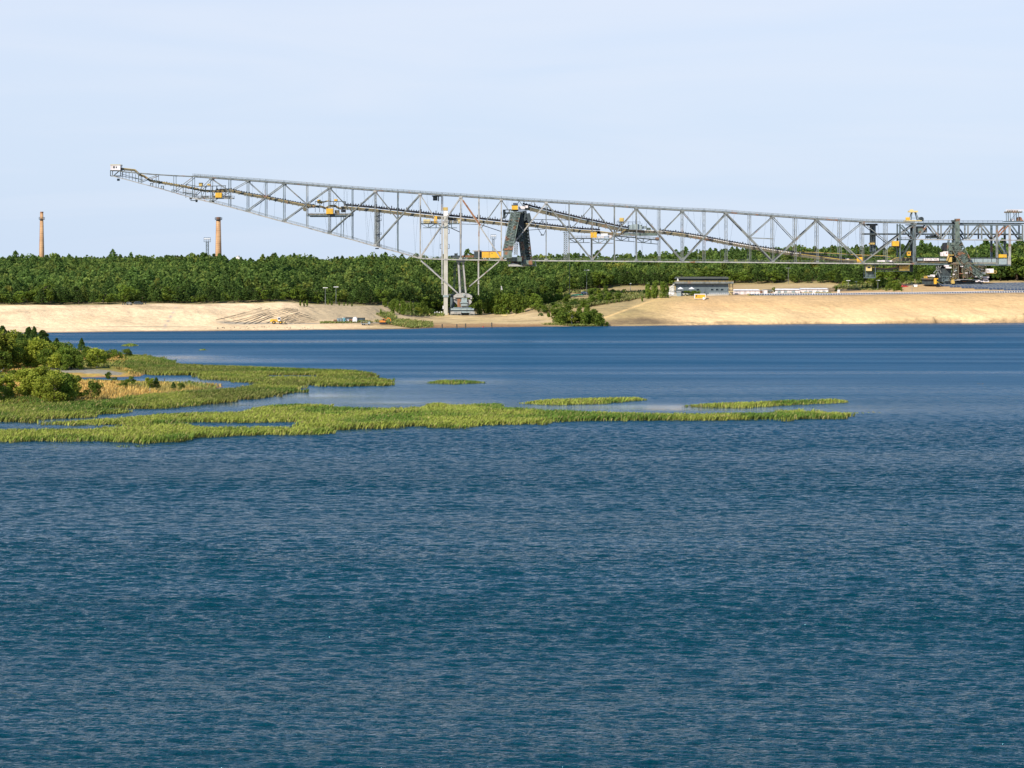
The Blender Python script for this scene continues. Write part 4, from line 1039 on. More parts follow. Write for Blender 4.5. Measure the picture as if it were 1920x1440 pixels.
b = MB(); p, q = P(209, 330), P(228, 320); b.frame(p.x, q.x, 1197, 1203, p.z, q.z, .35); b.beam(P(214, 331, -3), P(226, 320, -3), .5); b.beam(P(228, 326, -3), P(270, 338, -3), .25)
b.beam(P(228, 330, 3), P(262, 336, 3), .25)
for x in range(232, 270, 6): b.beam(P(x, 320 + (x - 228) * .25, -3), P(x, 333 + (x - 228) * .25, -3), .22)
b.build('tip_frame', M['dark'], BR)
b = MB(); boxp(b, 220, 224, 335, 339, -1, 1); b.build('tip_lamp_box', M['steel2'], BR)
for x, y in ((285, 344), (305, 349), (325, 356)):
    b = MB(); p, q = P(x - 2, y + 5), P(x + 2, y); b.frame(p.x, q.x, 1198, 1200, p.z, q.z, .22); b.build('hanger_bracket', M['steel2'], BR)
platform(362, 438, 371.8, False, 'pale'); platform(345, 367, 361, False, 'dark', yl=364.5)
b = MB(); b.beam(P(372, 350, -3), P(425, 348.5, -3), .35); b.beam(P(350, 346, -3), P(372, 350, -3), .35); b.beam(P(345, 350, -3), P(345, 364, -3), .3)
for x in (350, 363, 379, 387, 399, 407.5, 416, 424): b.beam(P(x, 349, -3), P(x, 371, -3), .28)
for x in (379, 399): b.beam(P(x, 371, -3), P(x + 10, 350, -3), .25)
b.build('platform_frame', M['dark'], BR)
cabin('yellow_cabin', 'yellow', 406, 418, 362, 371, -5.2, -1.5); cabin('small_tank', 'ochre', 374, 380, 344, 349.5, roof='dark'); cabin('small_machine_box', 'ochre', 389.5, 395, 345, 348)
b = MB(); boxp(b, 420, 434, 367.5, 370.5, -3, 0); boxp(b, 398, 404, 367, 371, -2, 1); boxp(b, 380, 392, 368, 371, -2, 1); b.build('drive_unit', M['steel2'], BR)
b = MB(); boxp(b, 358, 370, 375.5, 376.6, -2, 2); boxp(b, 356, 359, 371, 374, -2, 2); boxp(b, 367, 370, 374, 379, -1, 1); b.build('underslung_frame', M['pale'], BR)
platform(577, 662, 404.6, False, 'steel2')
b = MB(); p, q = P(578, 402.8), P(661, 402.8); b.beam(p, q, 1.0, 6); b.build('lower_deck_box', M['belt'], BR)
b = MB(); boxp(b, 582, 656, 405.6, 406.8, -3, 3); b.build('deck_underside', M['dark'], BR)
b = MB(); b.beam(P(592, 378, -3), P(648, 378, -3), .35); b.beam(P(647, 378, -3), P(647, 386, -3), .3)
for x in (592, 600, 608, 626, 636): b.beam(P(x, 378, -3), P(x, 398, -3), .25)
for x in (600, 626): b.beam(P(x, 386, -3), P(x + 8, 378, -3), .25)
b.build('gantry_frame', M['dark'], BR)
b = MB(); b.cyl(P(596, 378, -1), P(604, 379.5, -1), .95, .75); b.cyl(P(604, 379.5, -1), P(617, 376.5, -1), .4); b.build('ochre_duct', M['ochre'], BR)
cabin('yellow_winch_box', 'yellow', 595.5, 601, 374.5, 380); cabin('yellow_winch_cover', 'yellow', 627, 633, 373.5, 377)
cabin('yellow_cabin', 'yellow', 613, 626, 391.3, 401.5, -5.2, -1.5)
b = MB(); b.cyl(P(572, 392.5, -1.5), P(572, 392.5, 1.5), 1.1, n=12); b.cyl(P(578, 388, -1.5), P(578, 388, 1.5), .8, n=12); b.build('belt_drum', M['belt'], BR)
b = MB(); boxp(b, 628, 636, 394, 402, -2, 2); b.build('drive_unit', M['belt'], BR)
b = MB(); boxp(b, 640, 648, 393, 398, -2, 2); boxp(b, 640, 645, 387, 389, -2, 2); b.build('motor', M['black'], BR)
for x in (640.3, 645): 
    b = MB(); b.beam(P(x, 405, -3), P(x, by(x), -3), .35); b.build('hanger', M['steel2'], BR)
# stair shaft
b = MB(); p, q = P(705, 398), P(705, 461); b.lattice(P(708.5, 398, 0), P(708.5, 463, 0), 1.9, 2, 26, .22, .3)
st = b.build('stair_shaft', M['steel'], BR)
for y in (405, 414, 440, 462):
    b = MB(); p, q = P(705, y), P(715, y - 1); b.box(p.x, q.x, 1198, 1202, p.z, q.z - .1); b.rail(V(q.x, 1198, p.z), V(q.x, 1202, p.z), 1.2); b.rail(V(p.x + 1, 1198, p.z), V(q.x, 1198, p.z), 1.2); b.build('landing', M['dark'], st)
b = MB(); boxp(b, 704, 710, 465, 467, -2, 2); b.build('landing_foot', M['dark'], st)
# middle platform at the column
platform(789, 861, 419.3, True, 'steel2', d0=-4.5, d1=3)
cabin('yellow_box', 'cream', 794.5, 807, 411.5, 418.6, -4.2, -1); cabin('yellow_cabin', 'yellow', 814, 820, 406, 418.6, -4.2, -1); cabin('yellow_box', 'cream', 859, 865, 412, 419, -4, -1)
b = MB(); boxp(b, 808, 813, 415, 419, -3, 0); boxp(b, 841, 848, 413, 419, -3, 0); boxp(b, 850, 857, 415, 419, -3, 0); b.build('drive_unit', M['belt'], BR)
b = MB(); b.cyl(P(853, 413, -2), P(853, 413, 1), .8); b.cyl(P(847, 412, -2), P(847, 412, 1), .6); b.build('winch_drum', M['black'], BR)
b = MB(); boxp(b, 812, 820, 367, 376, -1.5, 1.5); boxp(b, 810, 828, 367, 368.5, -2, 2); boxp(b, 821, 823, 368, 377, -.5, .5); b.build('trolley_hoist', M['dark'], BR)
b = MB(); b.lattice(P(829, 367), P(829, 396), .9, .9, 10, .12, .2); b.build('hoist_mast', M['steel'], BR)
for y in (430, 458):
    for x, dx in ((827, -1), (841, 1)):
        b = MB(); p, q = P(x - 1.5, y + 8), P(x + 1.5, y); b.frame(p.x, q.x, 1197.5, 1199, p.z, q.z, .2); b.build('ladder_cage', M['dark'], BR)
# column
b = MB(); b.box(P(832.4, 0).x, P(840, 0).x, 1195.6, 1198, 1.2, P(0, 405).z); cl = b.build('tall_column', M['concrete'], BR, bevel=.08)
b = MB(); boxp(b, 831, 841.4, 553, 557, -4.6, -1.8); b.build('column_collar', M['greytin'], cl)
b = MB(); boxp(b, 832, 840.4, 395.5, 404.9, -4.5, -1.9); b.build('column_head', M['white'], cl)
b = MB(); boxp(b, 831, 840, 389, 395, -4.7, -1.7); b.build('column_cap', M['ochre'], cl)
b = MB(); b.beam(P(829.3, 405, -4.2), P(829.3, 531, -4.2), .75); b.beam(P(829.5, 534, -4.2), P(829.5, 553, -4.2), .5); boxp(b, 827.8, 831, 530.5, 533, -4.8, -3.6); b.build('guide_post', M['pale'], BR)
b = MB(); boxp(b, 831, 832.2, 535, 545, -4.4, -3.5); b.build('guide_shoe', M['dark'], BR)
b = MB(); boxp(b, 830.5, 832.3, 573, 579, -4.6, -3.8); b.build('fuse_box', M['white'], BR)
b = MB(); b.beam(P(897.3, 488, -4.2), P(897.3, 531, -4.2), .8); b.beam(P(897.3, 534, -4.2), P(897.3, 553, -4.2), .6); boxp(b, 895.8, 899, 530.5, 533, -4.9, -3.5); b.build('guide_post', M['pale'], BR)
b = MB(); b.beam(P(862.2, 420, 3), P(862.2, 487, 3), .35); b.build('rear_post', M['dark'], BR)
# V struts
for sy in (-1, 1):
    b = MB(); b.beam(P(789.6, 488.5, sy * 5), P(858.6, 549.5, sy * 4.4), .7); b.build('strut', M['pale'] if sy < 0 else M['steel'], BR)
b = MB(); b.beam(P(936, 490, -5), P(880, 537, -4.5), .6); b.build('strut', M['pale'], BR)
# pendulum leg
for sy in (-2.2, 2.6):  # rear legs get dark steel, their shade put into the colour
    b = MB(); b.beam(P(859.5, 489, sy), P(862.8, 549, sy), .95 if sy < 0 else 1.6); b.build('pendulum_leg', M['pale'] if sy < 0 else M['dark'], BR)
    b = MB(); b.beam(P(868.3, 489, sy), P(873.5, 549, sy), .85); b.build('pendulum_leg', M['pale'] if sy < 0 else M['dark'], BR)
b = MB()
for k in range(10):
    ya = 492 + k * 5.6; yb = ya + 5.6; xa = 860 + (ya - 489) * .055; xb = 868.5 + (ya - 489) * .087; xa2 = 860 + (yb - 489) * .055; xb2 = 868.5 + (yb - 489) * .087
    b.beam(P(xa, ya, -2.2), P(xb2, yb, -2.2), .22); b.beam(P(xb, ya, -2.2), P(xa2, yb, -2.2), .22); b.beam(P(xa, ya, -2.2), P(xb, ya, -2.2), .2)
b.build('leg_lacing', M['dark'], BR)
b = MB(); boxp(b, 856, 872, 484, 492, -4, 4); b.build('leg_head', M['dark'], BR)
b = MB(); b.lattice(P(853.5, 492, 3), P(850, 553, 3), 1.0, 1.5, 16, .16, .25); b.build('ladder_tower', M['green'], BR)
# machinery house on deck by the column
cabin('machinery_house', 'yellow', 903.8, 940, 472, 483.8, -3.4, 3.4, 'rust', [(922, 923.2, 474.5, 476)])
b = MB(); boxp(b, 889, 896.5, 471.5, 484, -3.2, 3.2); boxp(b, 897.5, 903.6, 471.5, 484, -3.2, 3.2); b.build('switch_house', M['dark'], BR)
b = MB(); boxp(b, 886, 903, 469.5, 471.3, -3.4, 3.4); b.build('house_roof', M['pale'], BR)
b = MB()
for k in range(6): 
    c_ = P(869 + k * 3.4, 481, 0); b.cyl((c_.x, 1198, c_.z), (c_.x, 1202, c_.z), .62, n=9)
boxp(b, 866, 889, 479, 480.3, -1.8, 1.8); b.build('cable_drum', M['rust'], BR)
b = MB(); boxp(b, 845, 862, 479, 484, -1.5, 1.5); boxp(b, 852, 858, 475, 479, -1, 1); b.beam(P(848, 484), P(858, 474), .2); b.build('winch', M['dark'], BR)
# undercarriage
UC = empty('support_undercarriage', (P(866, 592).x, 1199, 1.3)); UC.parent = BR; UC.location = (P(866, 592).x - ORG[BR.name].x, -1, 0)
b = MB(); b.prism([(P(x, y).x, P(x, y).z) for x, y in ((851,557.5),(851,554),(856,550.5),(868,549),(880,551),(885.5,555),(885.5,557.5))], 1194, 1202); b.build('balance_beam', M['pale'], UC)
for x in (851, 882):
    b = MB(); boxp(b, x, x + 3.5, 558, 560.5, -6, 1); b.build('bearing', M['pale'], UC)
b = MB(); b.prism([(P(x, y).x, P(x, y).z) for x, y in ((851,564),(857,558),(883,562),(885,566),(877,576),(860,576),(857,570))], 1195, 1201); b.build('hopper_frame', M['pale'], UC)
b = MB(); boxp(b, 866, 876, 558.5, 566, -6.2, -5.1); boxp(b, 864.5, 877, 569, 573, -6.4, -5.1); boxp(b, 863, 878, 566.3, 568, -6.8, -5.1); boxp(b, 869, 872, 551.5, 554.5, -6.8, -6.1); b.build('gear_box', M['greytin'], UC)
b = MB(); boxp(b, 858, 864, 559.5, 575, -5.3, -5.05); b.build('rust_stain_plate', M['rust'], UC)
b = MB(); boxp(b, 846, 889, 578, 581, -7, 3); boxp(b, 848, 888, 583, 586, -7, 3); boxp(b, 850, 884, 576.5, 577.6, -6, 2); b.build('bogie_frame', M['greytin'], UC)
b = MB(); boxp(b, 864, 881, 586.5, 591.5, -5, 3); boxp(b, 842, 849, 577, 592, -3, 4); boxp(b, 850, 886, 581.2, 582.8, -6, 2); b.build('bogie_dark_frame', M['dark'], UC)  # dark steel boxes in and behind the bogie frames
for x in (848, 853.5, 859, 863, 883, 888):
    for dy in (-6.5, 1.5):
        c_ = P(x, 588.7, dy); b = MB(); b.cyl((c_.x, c_.y - .5, c_.z), (c_.x, c_.y + .5, c_.z), .98, n=14); b.build('wheel', M['steel'], UC)
for x0, x1 in ((845.5, 857), (857.5, 865), (881, 890.5)):
    b = MB(); boxp(b, x0, x1, 583.5, 588, -7.4, -7.05); b.build('bogie_side_plate', M['pale'], UC)
b = MB(); boxp(b, 838.5, 851, 551.5, 554, 2, 4); boxp(b, 844, 852, 554, 576, 3, 4); b.build('rear_girder', M['steel2'], UC)
# inclined cross conveyors under the middle: lattice towers leaning away from each other
TW = empty('transfer_tower', (P(970, 499).x, 1200, P(970, 499).z)); TW.parent = BR; TW.location = Vector((P(970, 499).x, 1200, P(970, 499).z)) - ORG[BR.name]
a0, a1 = P(966.5, 399, -3), P(952, 470, -16)
b = MB(); b.lattice(a0, a1, 5.0, 2.2, 26, .3, .4); b.build('inclined_frame', M['green'], TW)
b = MB()
for k in range(27):
    t = k / 27; c_ = a0.lerp(a1, t); b.box(c_.x - 2.2, c_.x + 1.9, c_.y - .9, c_.y + .9, c_.z - .22, c_.z + .22)
b.build('roller_rows', M['dark'], TW)
a0, a1 = P(977, 399, 1), P(989, 497, 16)
b = MB(); b.lattice(a0, a1, 5.8, 3.0, 32, .34, .45); b.build('inclined_frame', M['green'], TW)
b = MB(); b.beam(a0 + V(-.4, 0, 0), a1 + V(-.5, 0, 0), 4.9, 1.4); b.build('covered_belt', M['dark'], TW)
b = MB(); b.lattice(P(975, 430, -1), P(982, 496, -3), 2.2, 2.4, 16, .26, .32); b.build('side_lattice', M['green'], TW)
b = MB(); b.lattice(P(968, 455, 2), P(967, 478, 2), 1.8, 2.2, 6, .2, .25); b.build('inner_cage', M['steel'], TW)
b = MB(); b.prism([(P(x, y).x, P(x, y).z) for x, y in ((968,399),(980,399),(985,448),(976,455),(963,452))], 1198.5, 1199.5); b.build('dark_infill', M['dark'], TW)  # dark sheet added to darken the gap between the legs
b = MB(); boxp(b, 944, 960, 468, 484, -17, -13); boxp(b, 950, 978, 482, 490, -14, 2); boxp(b, 958, 998, 488, 496, -8, 10); b.build('drive_station', M['green'], TW)
b = MB(); boxp(b, 945, 961, 466, 469, -17.3, -12.7); boxp(b, 975, 981, 480, 488, -9.5, -8.2); b.build('rusty_cover', M['rust'], TW)
b = MB(); b.prism([(P(x, y).x, P(x, y).z) for x, y in ((954,499.3),(954,496),(962,493),(980,498.6),(980,499.3))], 1186, 1204); boxp(b, 980, 1006, 498, 499, -6, 10); b.build('bottom_deck', M['pale'], TW)
b = MB(); b.frame(P(953, 0).x, P(978, 0).x, 1187, 1192, P(0, 499).z, P(0, 484).z, .3); b.frame(P(980, 0).x, P(1004, 0).x, 1194, 1206, P(0, 498).z, P(0, 489).z, .3)
b.rail(P(980, 498, -6), P(1006, 498, -6), 1.2, 1.5); b.beam(P(953, 499, -13), P(965, 484, -13), .25); b.beam(P(965, 499, -13), P(978, 484, -13), .25); b.build('deck_cage', M['steel2'], TW)
b = MB(); boxp(b, 960, 972, 394.5, 396, -4, 4); boxp(b, 955, 990, 393, 394.3, -3, 4); boxp(b, 944, 958, 398, 401, -2, 2); boxp(b, 943, 948, 393, 410, -1, 2); boxp(b, 972, 981, 396.5, 400, -3, 3); b.beam(P(944, 394), P(958, 393), .4); b.beam(P(948, 408), P(956, 394), .4); b.build('head_frame', M['dark'], TW)
cabin('control_cabin', 'yellow', 959.5, 971, 385.5, 393.5, -5, -1, 'dark')
b = MB(); b.beam(P(990, 400, -2), P(994, 417, -2), 2.0, 2.2); b.beam(P(986, 396, -2), P(983, 414, -2), .8, 1); boxp(b, 984, 992, 386, 391, -2, 2); b.build('transfer_chute', M['dark'], TW)
b = MB(); boxp(b, 972, 984, 387, 392, -2, 1); boxp(b, 962, 970, 380.5, 384, -1, 1); boxp(b, 985, 990, 385, 390, -2.5, -2.1); b.build('machine_boxes', M['pink'], TW)
b = MB(); b.beam(P(968, 388, 3), P(973, 377, 3), .35); b.beam(P(982, 388, 3), P(974, 377, 3), .35); b.beam(P(992, 387, 3), P(998, 378, 3), .35); b.beam(P(1010, 392, 3), P(1001, 379, 3), .35); b.build('head_brace', M['steel'], TW)
b = MB(); b.beam(P(998, 411, 2), P(1016, 440, 2), .3); b.beam(P(1020, 440, 2), P(1024, 430, 2), .25); b.beam(P(1012, 420, 2), P(1017, 411, 2), .3); b.beam(P(1017, 411, 2), P(1024, 428, 2), .3); b.beam(P(985, 432, 2), P(1022, 429, 2), .3); boxp(b, 1014, 1020, 439.5, 441.5, 1, 3); b.build('sling_frame', M['dark'], BR)
# platform below the crossing of the two belts
platform(1066, 1108, 447, True, 'dark', rail=True); platform(1108, 1152, 448.2, True, 'green'); platform(1152, 1192, 442.5, True, 'dark', yl=445.5); platform(1192, 1235, 446, True, 'dark', yl=450)
cabin('yellow_cabin', 'yellow', 1107, 1112.4, 435.8, 446, -4.4, -1.4); cabin('yellow_cabin', 'yellow', 1113, 1118.5, 435.8, 446, -4.4, -1.4)
cabin('white_cabin', 'white', 1127, 1139, 438, 442.3, -4, -1); cabin('grey_motor_house', 'pink', 1120, 1132, 443, 446.5, -4, -1); cabin('grey_box', 'pink', 1140, 1147, 442, 446, -3, 0)
b = MB(); boxp(b, 1161.5, 1169.5, 408.5, 416, -2, 1); tk = b.build('small_tank', M['ochre'], BR, bevel=.3); b = MB(); b.beam(P(1160, 417), P(1170, 417), .3, 3); b.beam(P(1165, 417), P(1165, 424), .4); b.rail(P(1158, 417, -2), P(1160, 417, -2), 1.2); b.build('tank_stand', M['dark'], tk)
b = MB(); boxp(b, 1178, 1196, 422, 430, -2.5, 1.5); boxp(b, 1203, 1212, 424, 429, -2, 1.5); b.prism([(P(x, y).x, P(x, y).z) for x, y in ((1182,428),(1184,421),(1196,420),(1204,425),(1204,430),(1182,430))], 1197, 1198); b.build('drive_house', M['greytin'], BR)
b = MB(); boxp(b, 1168, 1232, 437, 442, -2, 2); boxp(b, 1196, 1204, 422, 430, -1, 2); boxp(b, 1212, 1220, 427, 432, -1.5, 1); b.build('belt_loop_casing', M['green'], BR)
b = MB(); b.rail(P(1156, 420, -3), P(1200, 420.5, -3), 1.3, 2, .14); 
for x in (1160, 1177, 1186, 1203, 1212, 1222): b.beam(P(x, 419, -3), P(x, 434, -3), .22)
b.build('gantry_railing', M['dark'], BR)
b = MB()
for k in range(24):
    x = 1180 + k * 2.9; b.cyl(P(x, 430 + (x - 1180) * .06, -1.6), P(x, 430 + (x - 1180) * .06, -1.0), .3, n=6)
b.build('white_rollers', M['white'], BR)
b = MB(); b.cyl(P(1232, 448, -2), P(1232, 448, 2), 1.0, n=12); b.build('belt_drum', M['rust'], BR)
b = MB(); b.beam(P(1108, 448, -3), P(1108, 489, -3), .5); b.build('hanger', M['dark'], BR)
b = MB()
for k in range(66):
    x = 1292 + k * 3.2; y = float(np.interp(x, [1236, 1279, 1320, 1361, 1405, 1448, 1490], [435.8, 441, 447.8, 456, 464, 471, 477.5])) - 3.6
    b.beam(P(x, y, -1.5), P(x, y + 1.9, -1.5), .42, .3)
b.build('white_idlers', M['white'], BR)
# excavator end
for x0, w, mt_ in ((1685, .8, 'steel2'),):
    for sy in (-1, 1):
        b = MB(); b.beam(P(x0, 420, sy * W2), P(x0, 486, sy * W2), w); b.build('end_post', M[mt_], BR)
for sy in (-1, 1):
    b = MB(); b.beam(P(1711.5, 420, sy * (W2 - .3)), P(1711.5, 510 if sy > 0 else 495, sy * (W2 - .3)), 1.5, 1.0); b.build('end_column', M['dark'] if sy > 0 else M['steel2'], BR)
    for (xa, ya, xb, yb, mt_) in ((1688, 422, 1710, 446, 'steel2'), (1710, 448, 1688, 484, 'dark'), (1717.5, 447, 1737, 421, 'steel'), (1740, 421, 1761.6, 448, 'steel'), (1764.5, 448, 1786, 421, 'steel'), (1790, 421, 1809.5, 448.5, 'steel2'), (1813.5, 448.5, 1837, 421, 'steel'), (1839, 421, 1861, 449, 'steel'), (1866, 446, 1888, 422, 'rust'), (1894, 423, 1913, 449, 'steel2'), (1867.5, 452, 1886, 482, 'steel2')):
        b = MB(); b.beam(P(xa, ya, sy * W2), P(xb, yb, sy * W2), .75, .6); b.build('end_diagonal', M[mt_], BR)
    for x in (1761.6, 1812, 1837.5, 1914):
        b = MB(); b.beam(P(x, 422, sy * W2), P(x, 448, sy * W2), .8, .6); b.build('end_web_post', M['steel'], BR)
    b = MB(); b.beam(P(1862 if sy > 0 else 1866, 422, sy * W2), P(1862 if sy > 0 else 1866, 496, sy * W2), 1.15, 1.0); b.build('end_column', M['steel2'] if sy > 0 else M['steel'], BR)
    b = MB(); b.beam(P(1887 if sy > 0 else 1890, 422, sy * W2), P(1887 if sy > 0 else 1890, 496, sy * W2), 1.15, 1.0); b.build('end_column', M['steel2'] if sy > 0 else M['pale'], BR)
    b = MB(); b.prism([(P(x, y).x, P(x, y).z) for x, y in ((1884,496),(1890,470),(1892,470),(1892,496))], 1200 + sy * W2 - .2, 1200 + sy * W2 + .2); b.build('corner_plate', M['pale'], BR)
platform(1685, 1716, 449.3, False, 'steel2', rail=True); platform(1669, 1686, 462.5, False, 'dark', rail=True)
cabin('yellow_cabin', 'yellow', 1670.5, 1682.5, 452, 461.5, -5.5, -1.5)
b = MB(); b.beam(P(1680, 463, -3), P(1680, 470, -3), .35); b.beam(P(1676, 463, -3), P(1680, 466, -3), .25); b.build('cabin_bracket', M['green'], BR)
cabin('yellow_hut', 'yellow', 1699, 1705.4, 472, 479.5, -4, -1.5, 'ochre', [(1700.5, 1703, 473.5, 476.5)])
b = MB(); boxp(b, 1718, 1731, 424, 437, -3, 3); o = b.build('dark_tank', M['green'], BR, bevel=.4); b = MB(); boxp(b, 1731.5, 1737, 427, 436, -2, 2); b.rail(P(1716, 423, -3), P(1736, 423, -3), 1.2, 1.5); b.build('tank_piping', M['steel'], o)
b = MB(); boxp(b, 1738, 1760, 442, 447, -3, 3); boxp(b, 1745, 1754, 441, 444, -3, 3); b.build('travelling_winch', M['dark'], BR)
b = MB(); b.frame(P(1737, 0).x, P(1761, 0).x, 1197, 1203, P(0, 449).z, P(0, 440).z, .25); b.beam(P(1741, 449, -3), P(1750, 441, -3), .22); b.build('winch_cage', M['dark'], BR)
# wide lattice mast under the end truss
b = MB(); b.lattice(P(1638, 422, 3), P(1638, 472, 3), 2.6, 2.2, 26, .28, .35); sm_ = b.build('service_shaft', M['steel2'], BR)
b = MB(); boxp(b, 1620, 1644, 419.5, 423, -3, 3); b.build('shaft_head', M['dark'], sm_)
b = MB(); boxp(b, 1631, 1640, 455, 458.4, 0, 4); b.rail(P(1631, 455, 0), P(1642, 455, 0), 1.0, 1.2); b.build('landing', M['ochre'], sm_)
# roof cranes
CR = empty('roof_crane', P(1711, 414)); CR.parent = BR; CR.location = P(1711, 414) - ORG[BR.name]
b = MB(); p0 = P(1698, 414.5)
for xa, xt in ((1706, 1709.5), (1722, 1716)):
    for sy in (-1, 1): b.beam(P(xa, 414, sy * 3), P(xt, 398, sy * 1.2), .45)
b.beam(P(1708, 409, -2.6), P(1720, 409, -2.6), .25); b.build('crane_frame', M['steel2'], CR)
b = MB(); boxp(b, 1703.5, 1719.5, 395.2, 398.2, -2.5, 2.5); boxp(b, 1706, 1712, 392.8, 395, -1, 1); boxp(b, 1697, 1726, 413.2, 415, -4, 4); b.build('crane_head', M['cream'], CR)
b = MB(); boxp(b, 1698, 1705, 407.5, 412.9, -2.5, .5); b.build('crane_cab', M['yellow'], CR, bevel=.15)
b = MB(); b.cyl(P(1727, 411, -1.5), P(1727, 411, 1.5), 1.3, n=10); boxp(b, 1721, 1729, 411.5, 415, -2, 2); b.build('winch', M['dark'], CR)
CR = empty('roof_crane', P(1900, 416)); CR.parent = BR; CR.location = P(1900, 416) - ORG[BR.name]
b = MB()
for x in (1889, 1892.5, 1903.5, 1908):
    for sy in (-1, 1): b.beam(P(x, 414, sy * 2.5), P(x - .5, 399, sy * 2.5), .32)
b.beam(P(1892, 413, -2.5), P(1903, 401, -2.5), .2); boxp(b, 1884, 1918, 414.3, 416, -4, 4); b.build('crane_frame', M['steel2'], CR)
b = MB(); boxp(b, 1885, 1914.5, 396.5, 399, -3.2, 3.2); boxp(b, 1890, 1908, 394, 396.3, -2, 2); b.build('crane_roof', M['belt'], CR)
b = MB(); b.rail(P(1884, 397, -3.3), P(1916, 397, -3.3), 1.1, 1.2, .2); boxp(b, 1893, 1899, 410, 414, -2, 1); b.build('roof_railing', M['pink'], CR)
b = MB(); b.cyl(P(1911, 411, -1.5), P(1911, 411, 1.5), 1.3, n=10); boxp(b, 1906, 1917, 412, 414.2, -2, 2); b.build('winch', M['rust'], CR)
# white enclosed galleries at floor level
for x0, x1 in ((1717, 1727), (1758.5, 1771), (1811, 1823), (1824, 1839), (1840, 1855), (1856, 1864)):
    b = MB(); boxp(b, x0, x1, 484.2, 488.6 if x0 < 1800 else 491.5, -5, -4.6); b.build('gallery_panel', M['greytin'], BR)
b = MB(); boxp(b, 1869, 1884, 485, 496, -5, -4.4); b.build('gallery_end_panel', M['greytin'], BR)
cabin('yellow_roof_box', 'yellow', 1869, 1884, 477, 483, -5, 0)
b = MB(); boxp(b, 1716, 1783, 482.6, 484, -5.3, 5); boxp(b, 1811, 1866, 482.8, 484.1, -5.3, 5); b.build('gallery_roof', M['dark'], BR)
b = MB(); boxp(b, 1716, 1783, 489, 493, -4.4, 4); b.build('gallery_floor', M['belt'], BR)
b = MB(); boxp(b, 1784, 1864, 492, 494, -4.8, 4); b.build('gallery_floor', M['pale'], BR)
b = MB(); boxp(b, 1728.5, 1757, 484.1, 488.7, -5.2, -4.95); sg = b.build('sign_board', M['pink'], BR)
b = MB()
for k, x in enumerate((1732, 1734.5, 1737.3, 1740, 1742.5, 1746, 1748.5, 1751, 1753.6)):
    if k % 3 != 2: boxp(b, x, x + .55, 485.2, 487.4, -5.28, -5.21)
    boxp(b, x, x + 1.4, 485.2 if k % 2 else 487.0, 485.6 if k % 2 else 487.4, -5.28, -5.21)
b.build('sign_marks', M['dark'], sg)
# cabins under the deck
cabin('inspection_cabin', 'cream', 1622, 1633, 498, 508, -3, 1, None, [(1625, 1630.5, 500, 503)])
b = MB(); p, q = P(1621, 521), P(1639.5, 496); b.frame(p.x, q.x, 1197, 1202, p.z, q.z, .3); boxp(b, 1621, 1639, 519.8, 521, -3, 2); b.rail(P(1622, 520, -3), P(1639, 520, -3), 1.6, 2, .14); b.build('inspection_frame', M['steel2'], BR)
b = MB(); boxp(b, 1624, 1638, 509, 519.5, -1, 1.5); b.build('inspection_box', M['green'], BR)
b = MB(); boxp(b, 1685, 1704, 497, 507, -2, 2); b.build('underslung_hopper', M['ochre'], BR)
b = MB(); boxp(b, 1690, 1700, 501.5, 504, -2.4, -2.05); b.build('hopper_plate', M['yellow'], BR)
b = MB(); boxp(b, 1636, 1702, 496.5, 498, -3, 3); boxp(b, 1640, 1705, 508, 509, -2.5, 2.5); b.build('underslung_beam', M['dark'], BR)
cabin('yellow_machine', 'yellow', 1605, 1616, 482, 492, -4, -1)
b = MB(); boxp(b, 1644, 1658, 487.8, 491, -3, 0); boxp(b, 1661, 1671, 488, 491, -3, 0); boxp(b, 1584, 1592, 485, 489, -1, 1); b.build('white_supply_boxes', M['pink'], BR)

# ------------------------------------------------------------------ the stacked end tower and its big bogie (part of the bridge: main support)
MS = empty('main_support', (P(1795, 531).x, 1200, 18.9)); MS.parent = BR; MS.location = Vector((P(1795, 531).x, 1200, 18.9)) - ORG[BR.name]
b = MB(); boxp(b, 1787, 1794.5, 411.5, 455, -7.4, -5); boxp(b, 1786, 1795, 410.5, 413, -7.6, -4.8); b.build('portal_column', M['green'], MS)
b = MB(); boxp(b, 1780.5, 1786.5, 413, 416, -6, -4); boxp(b, 1783, 1787, 416, 455, -4.5, -2); b.build('portal_arm', M['dark'], MS)
b = MB()
for (xa, ya, xb, yb) in ((1786, 424, 1776, 455), (1794, 424, 1799, 455), (1792, 430, 1796, 455), (1780, 424, 1774, 456)):
    b.beam(P(xa, ya, -4), P(xb, yb, -4), .45)
b.beam(P(1776, 440, -4), P(1798, 440, -4), .3); b.build('portal_brace', M['steel2'], MS)
b = MB(); b.prism([(P(x, y).x, P(x, y).z) for x, y in ((1773,455),(1801,455),(1801,462),(1798,470),(1776,470),(1773,462))], 1194, 1204); b.build('turntable_housing', M['green'], MS)
b = MB(); b.lattice(P(1787, 456, -6.6), P(1806, 493, -6.6), 6.2, 1.0, 12, .3, .4)
for k in range(9): b.beam(P(1778 + k * 2.2, 458 + k * 4, -7), P(1792 + k * 2.2, 458 + k * 4, -7), .3)
b.build('inclined_stair_frame', M['green'], MS)
b = MB(); b.lattice(P(1777, 456, -4), P(1776, 492, -4), 2.4, 3, 10, .3, .35); b.lattice(P(1784, 470, 2), P(1788, 495, 2), 3, 3, 7, .3, .35); b.build('tower_lattice', M['green'], MS)
b = MB(); b.beam(P(1785, 462, -5.9), P(1806, 492, -5.9), 3.6, .5); b.build('covered_ramp', M['rust'], MS)
b = MB(); boxp(b, 1767, 1772.5, 455.5, 470.5, -5, 0); boxp(b, 1764.5, 1767, 461, 468, -4, 0); b.build('black_housing', M['black'], MS)
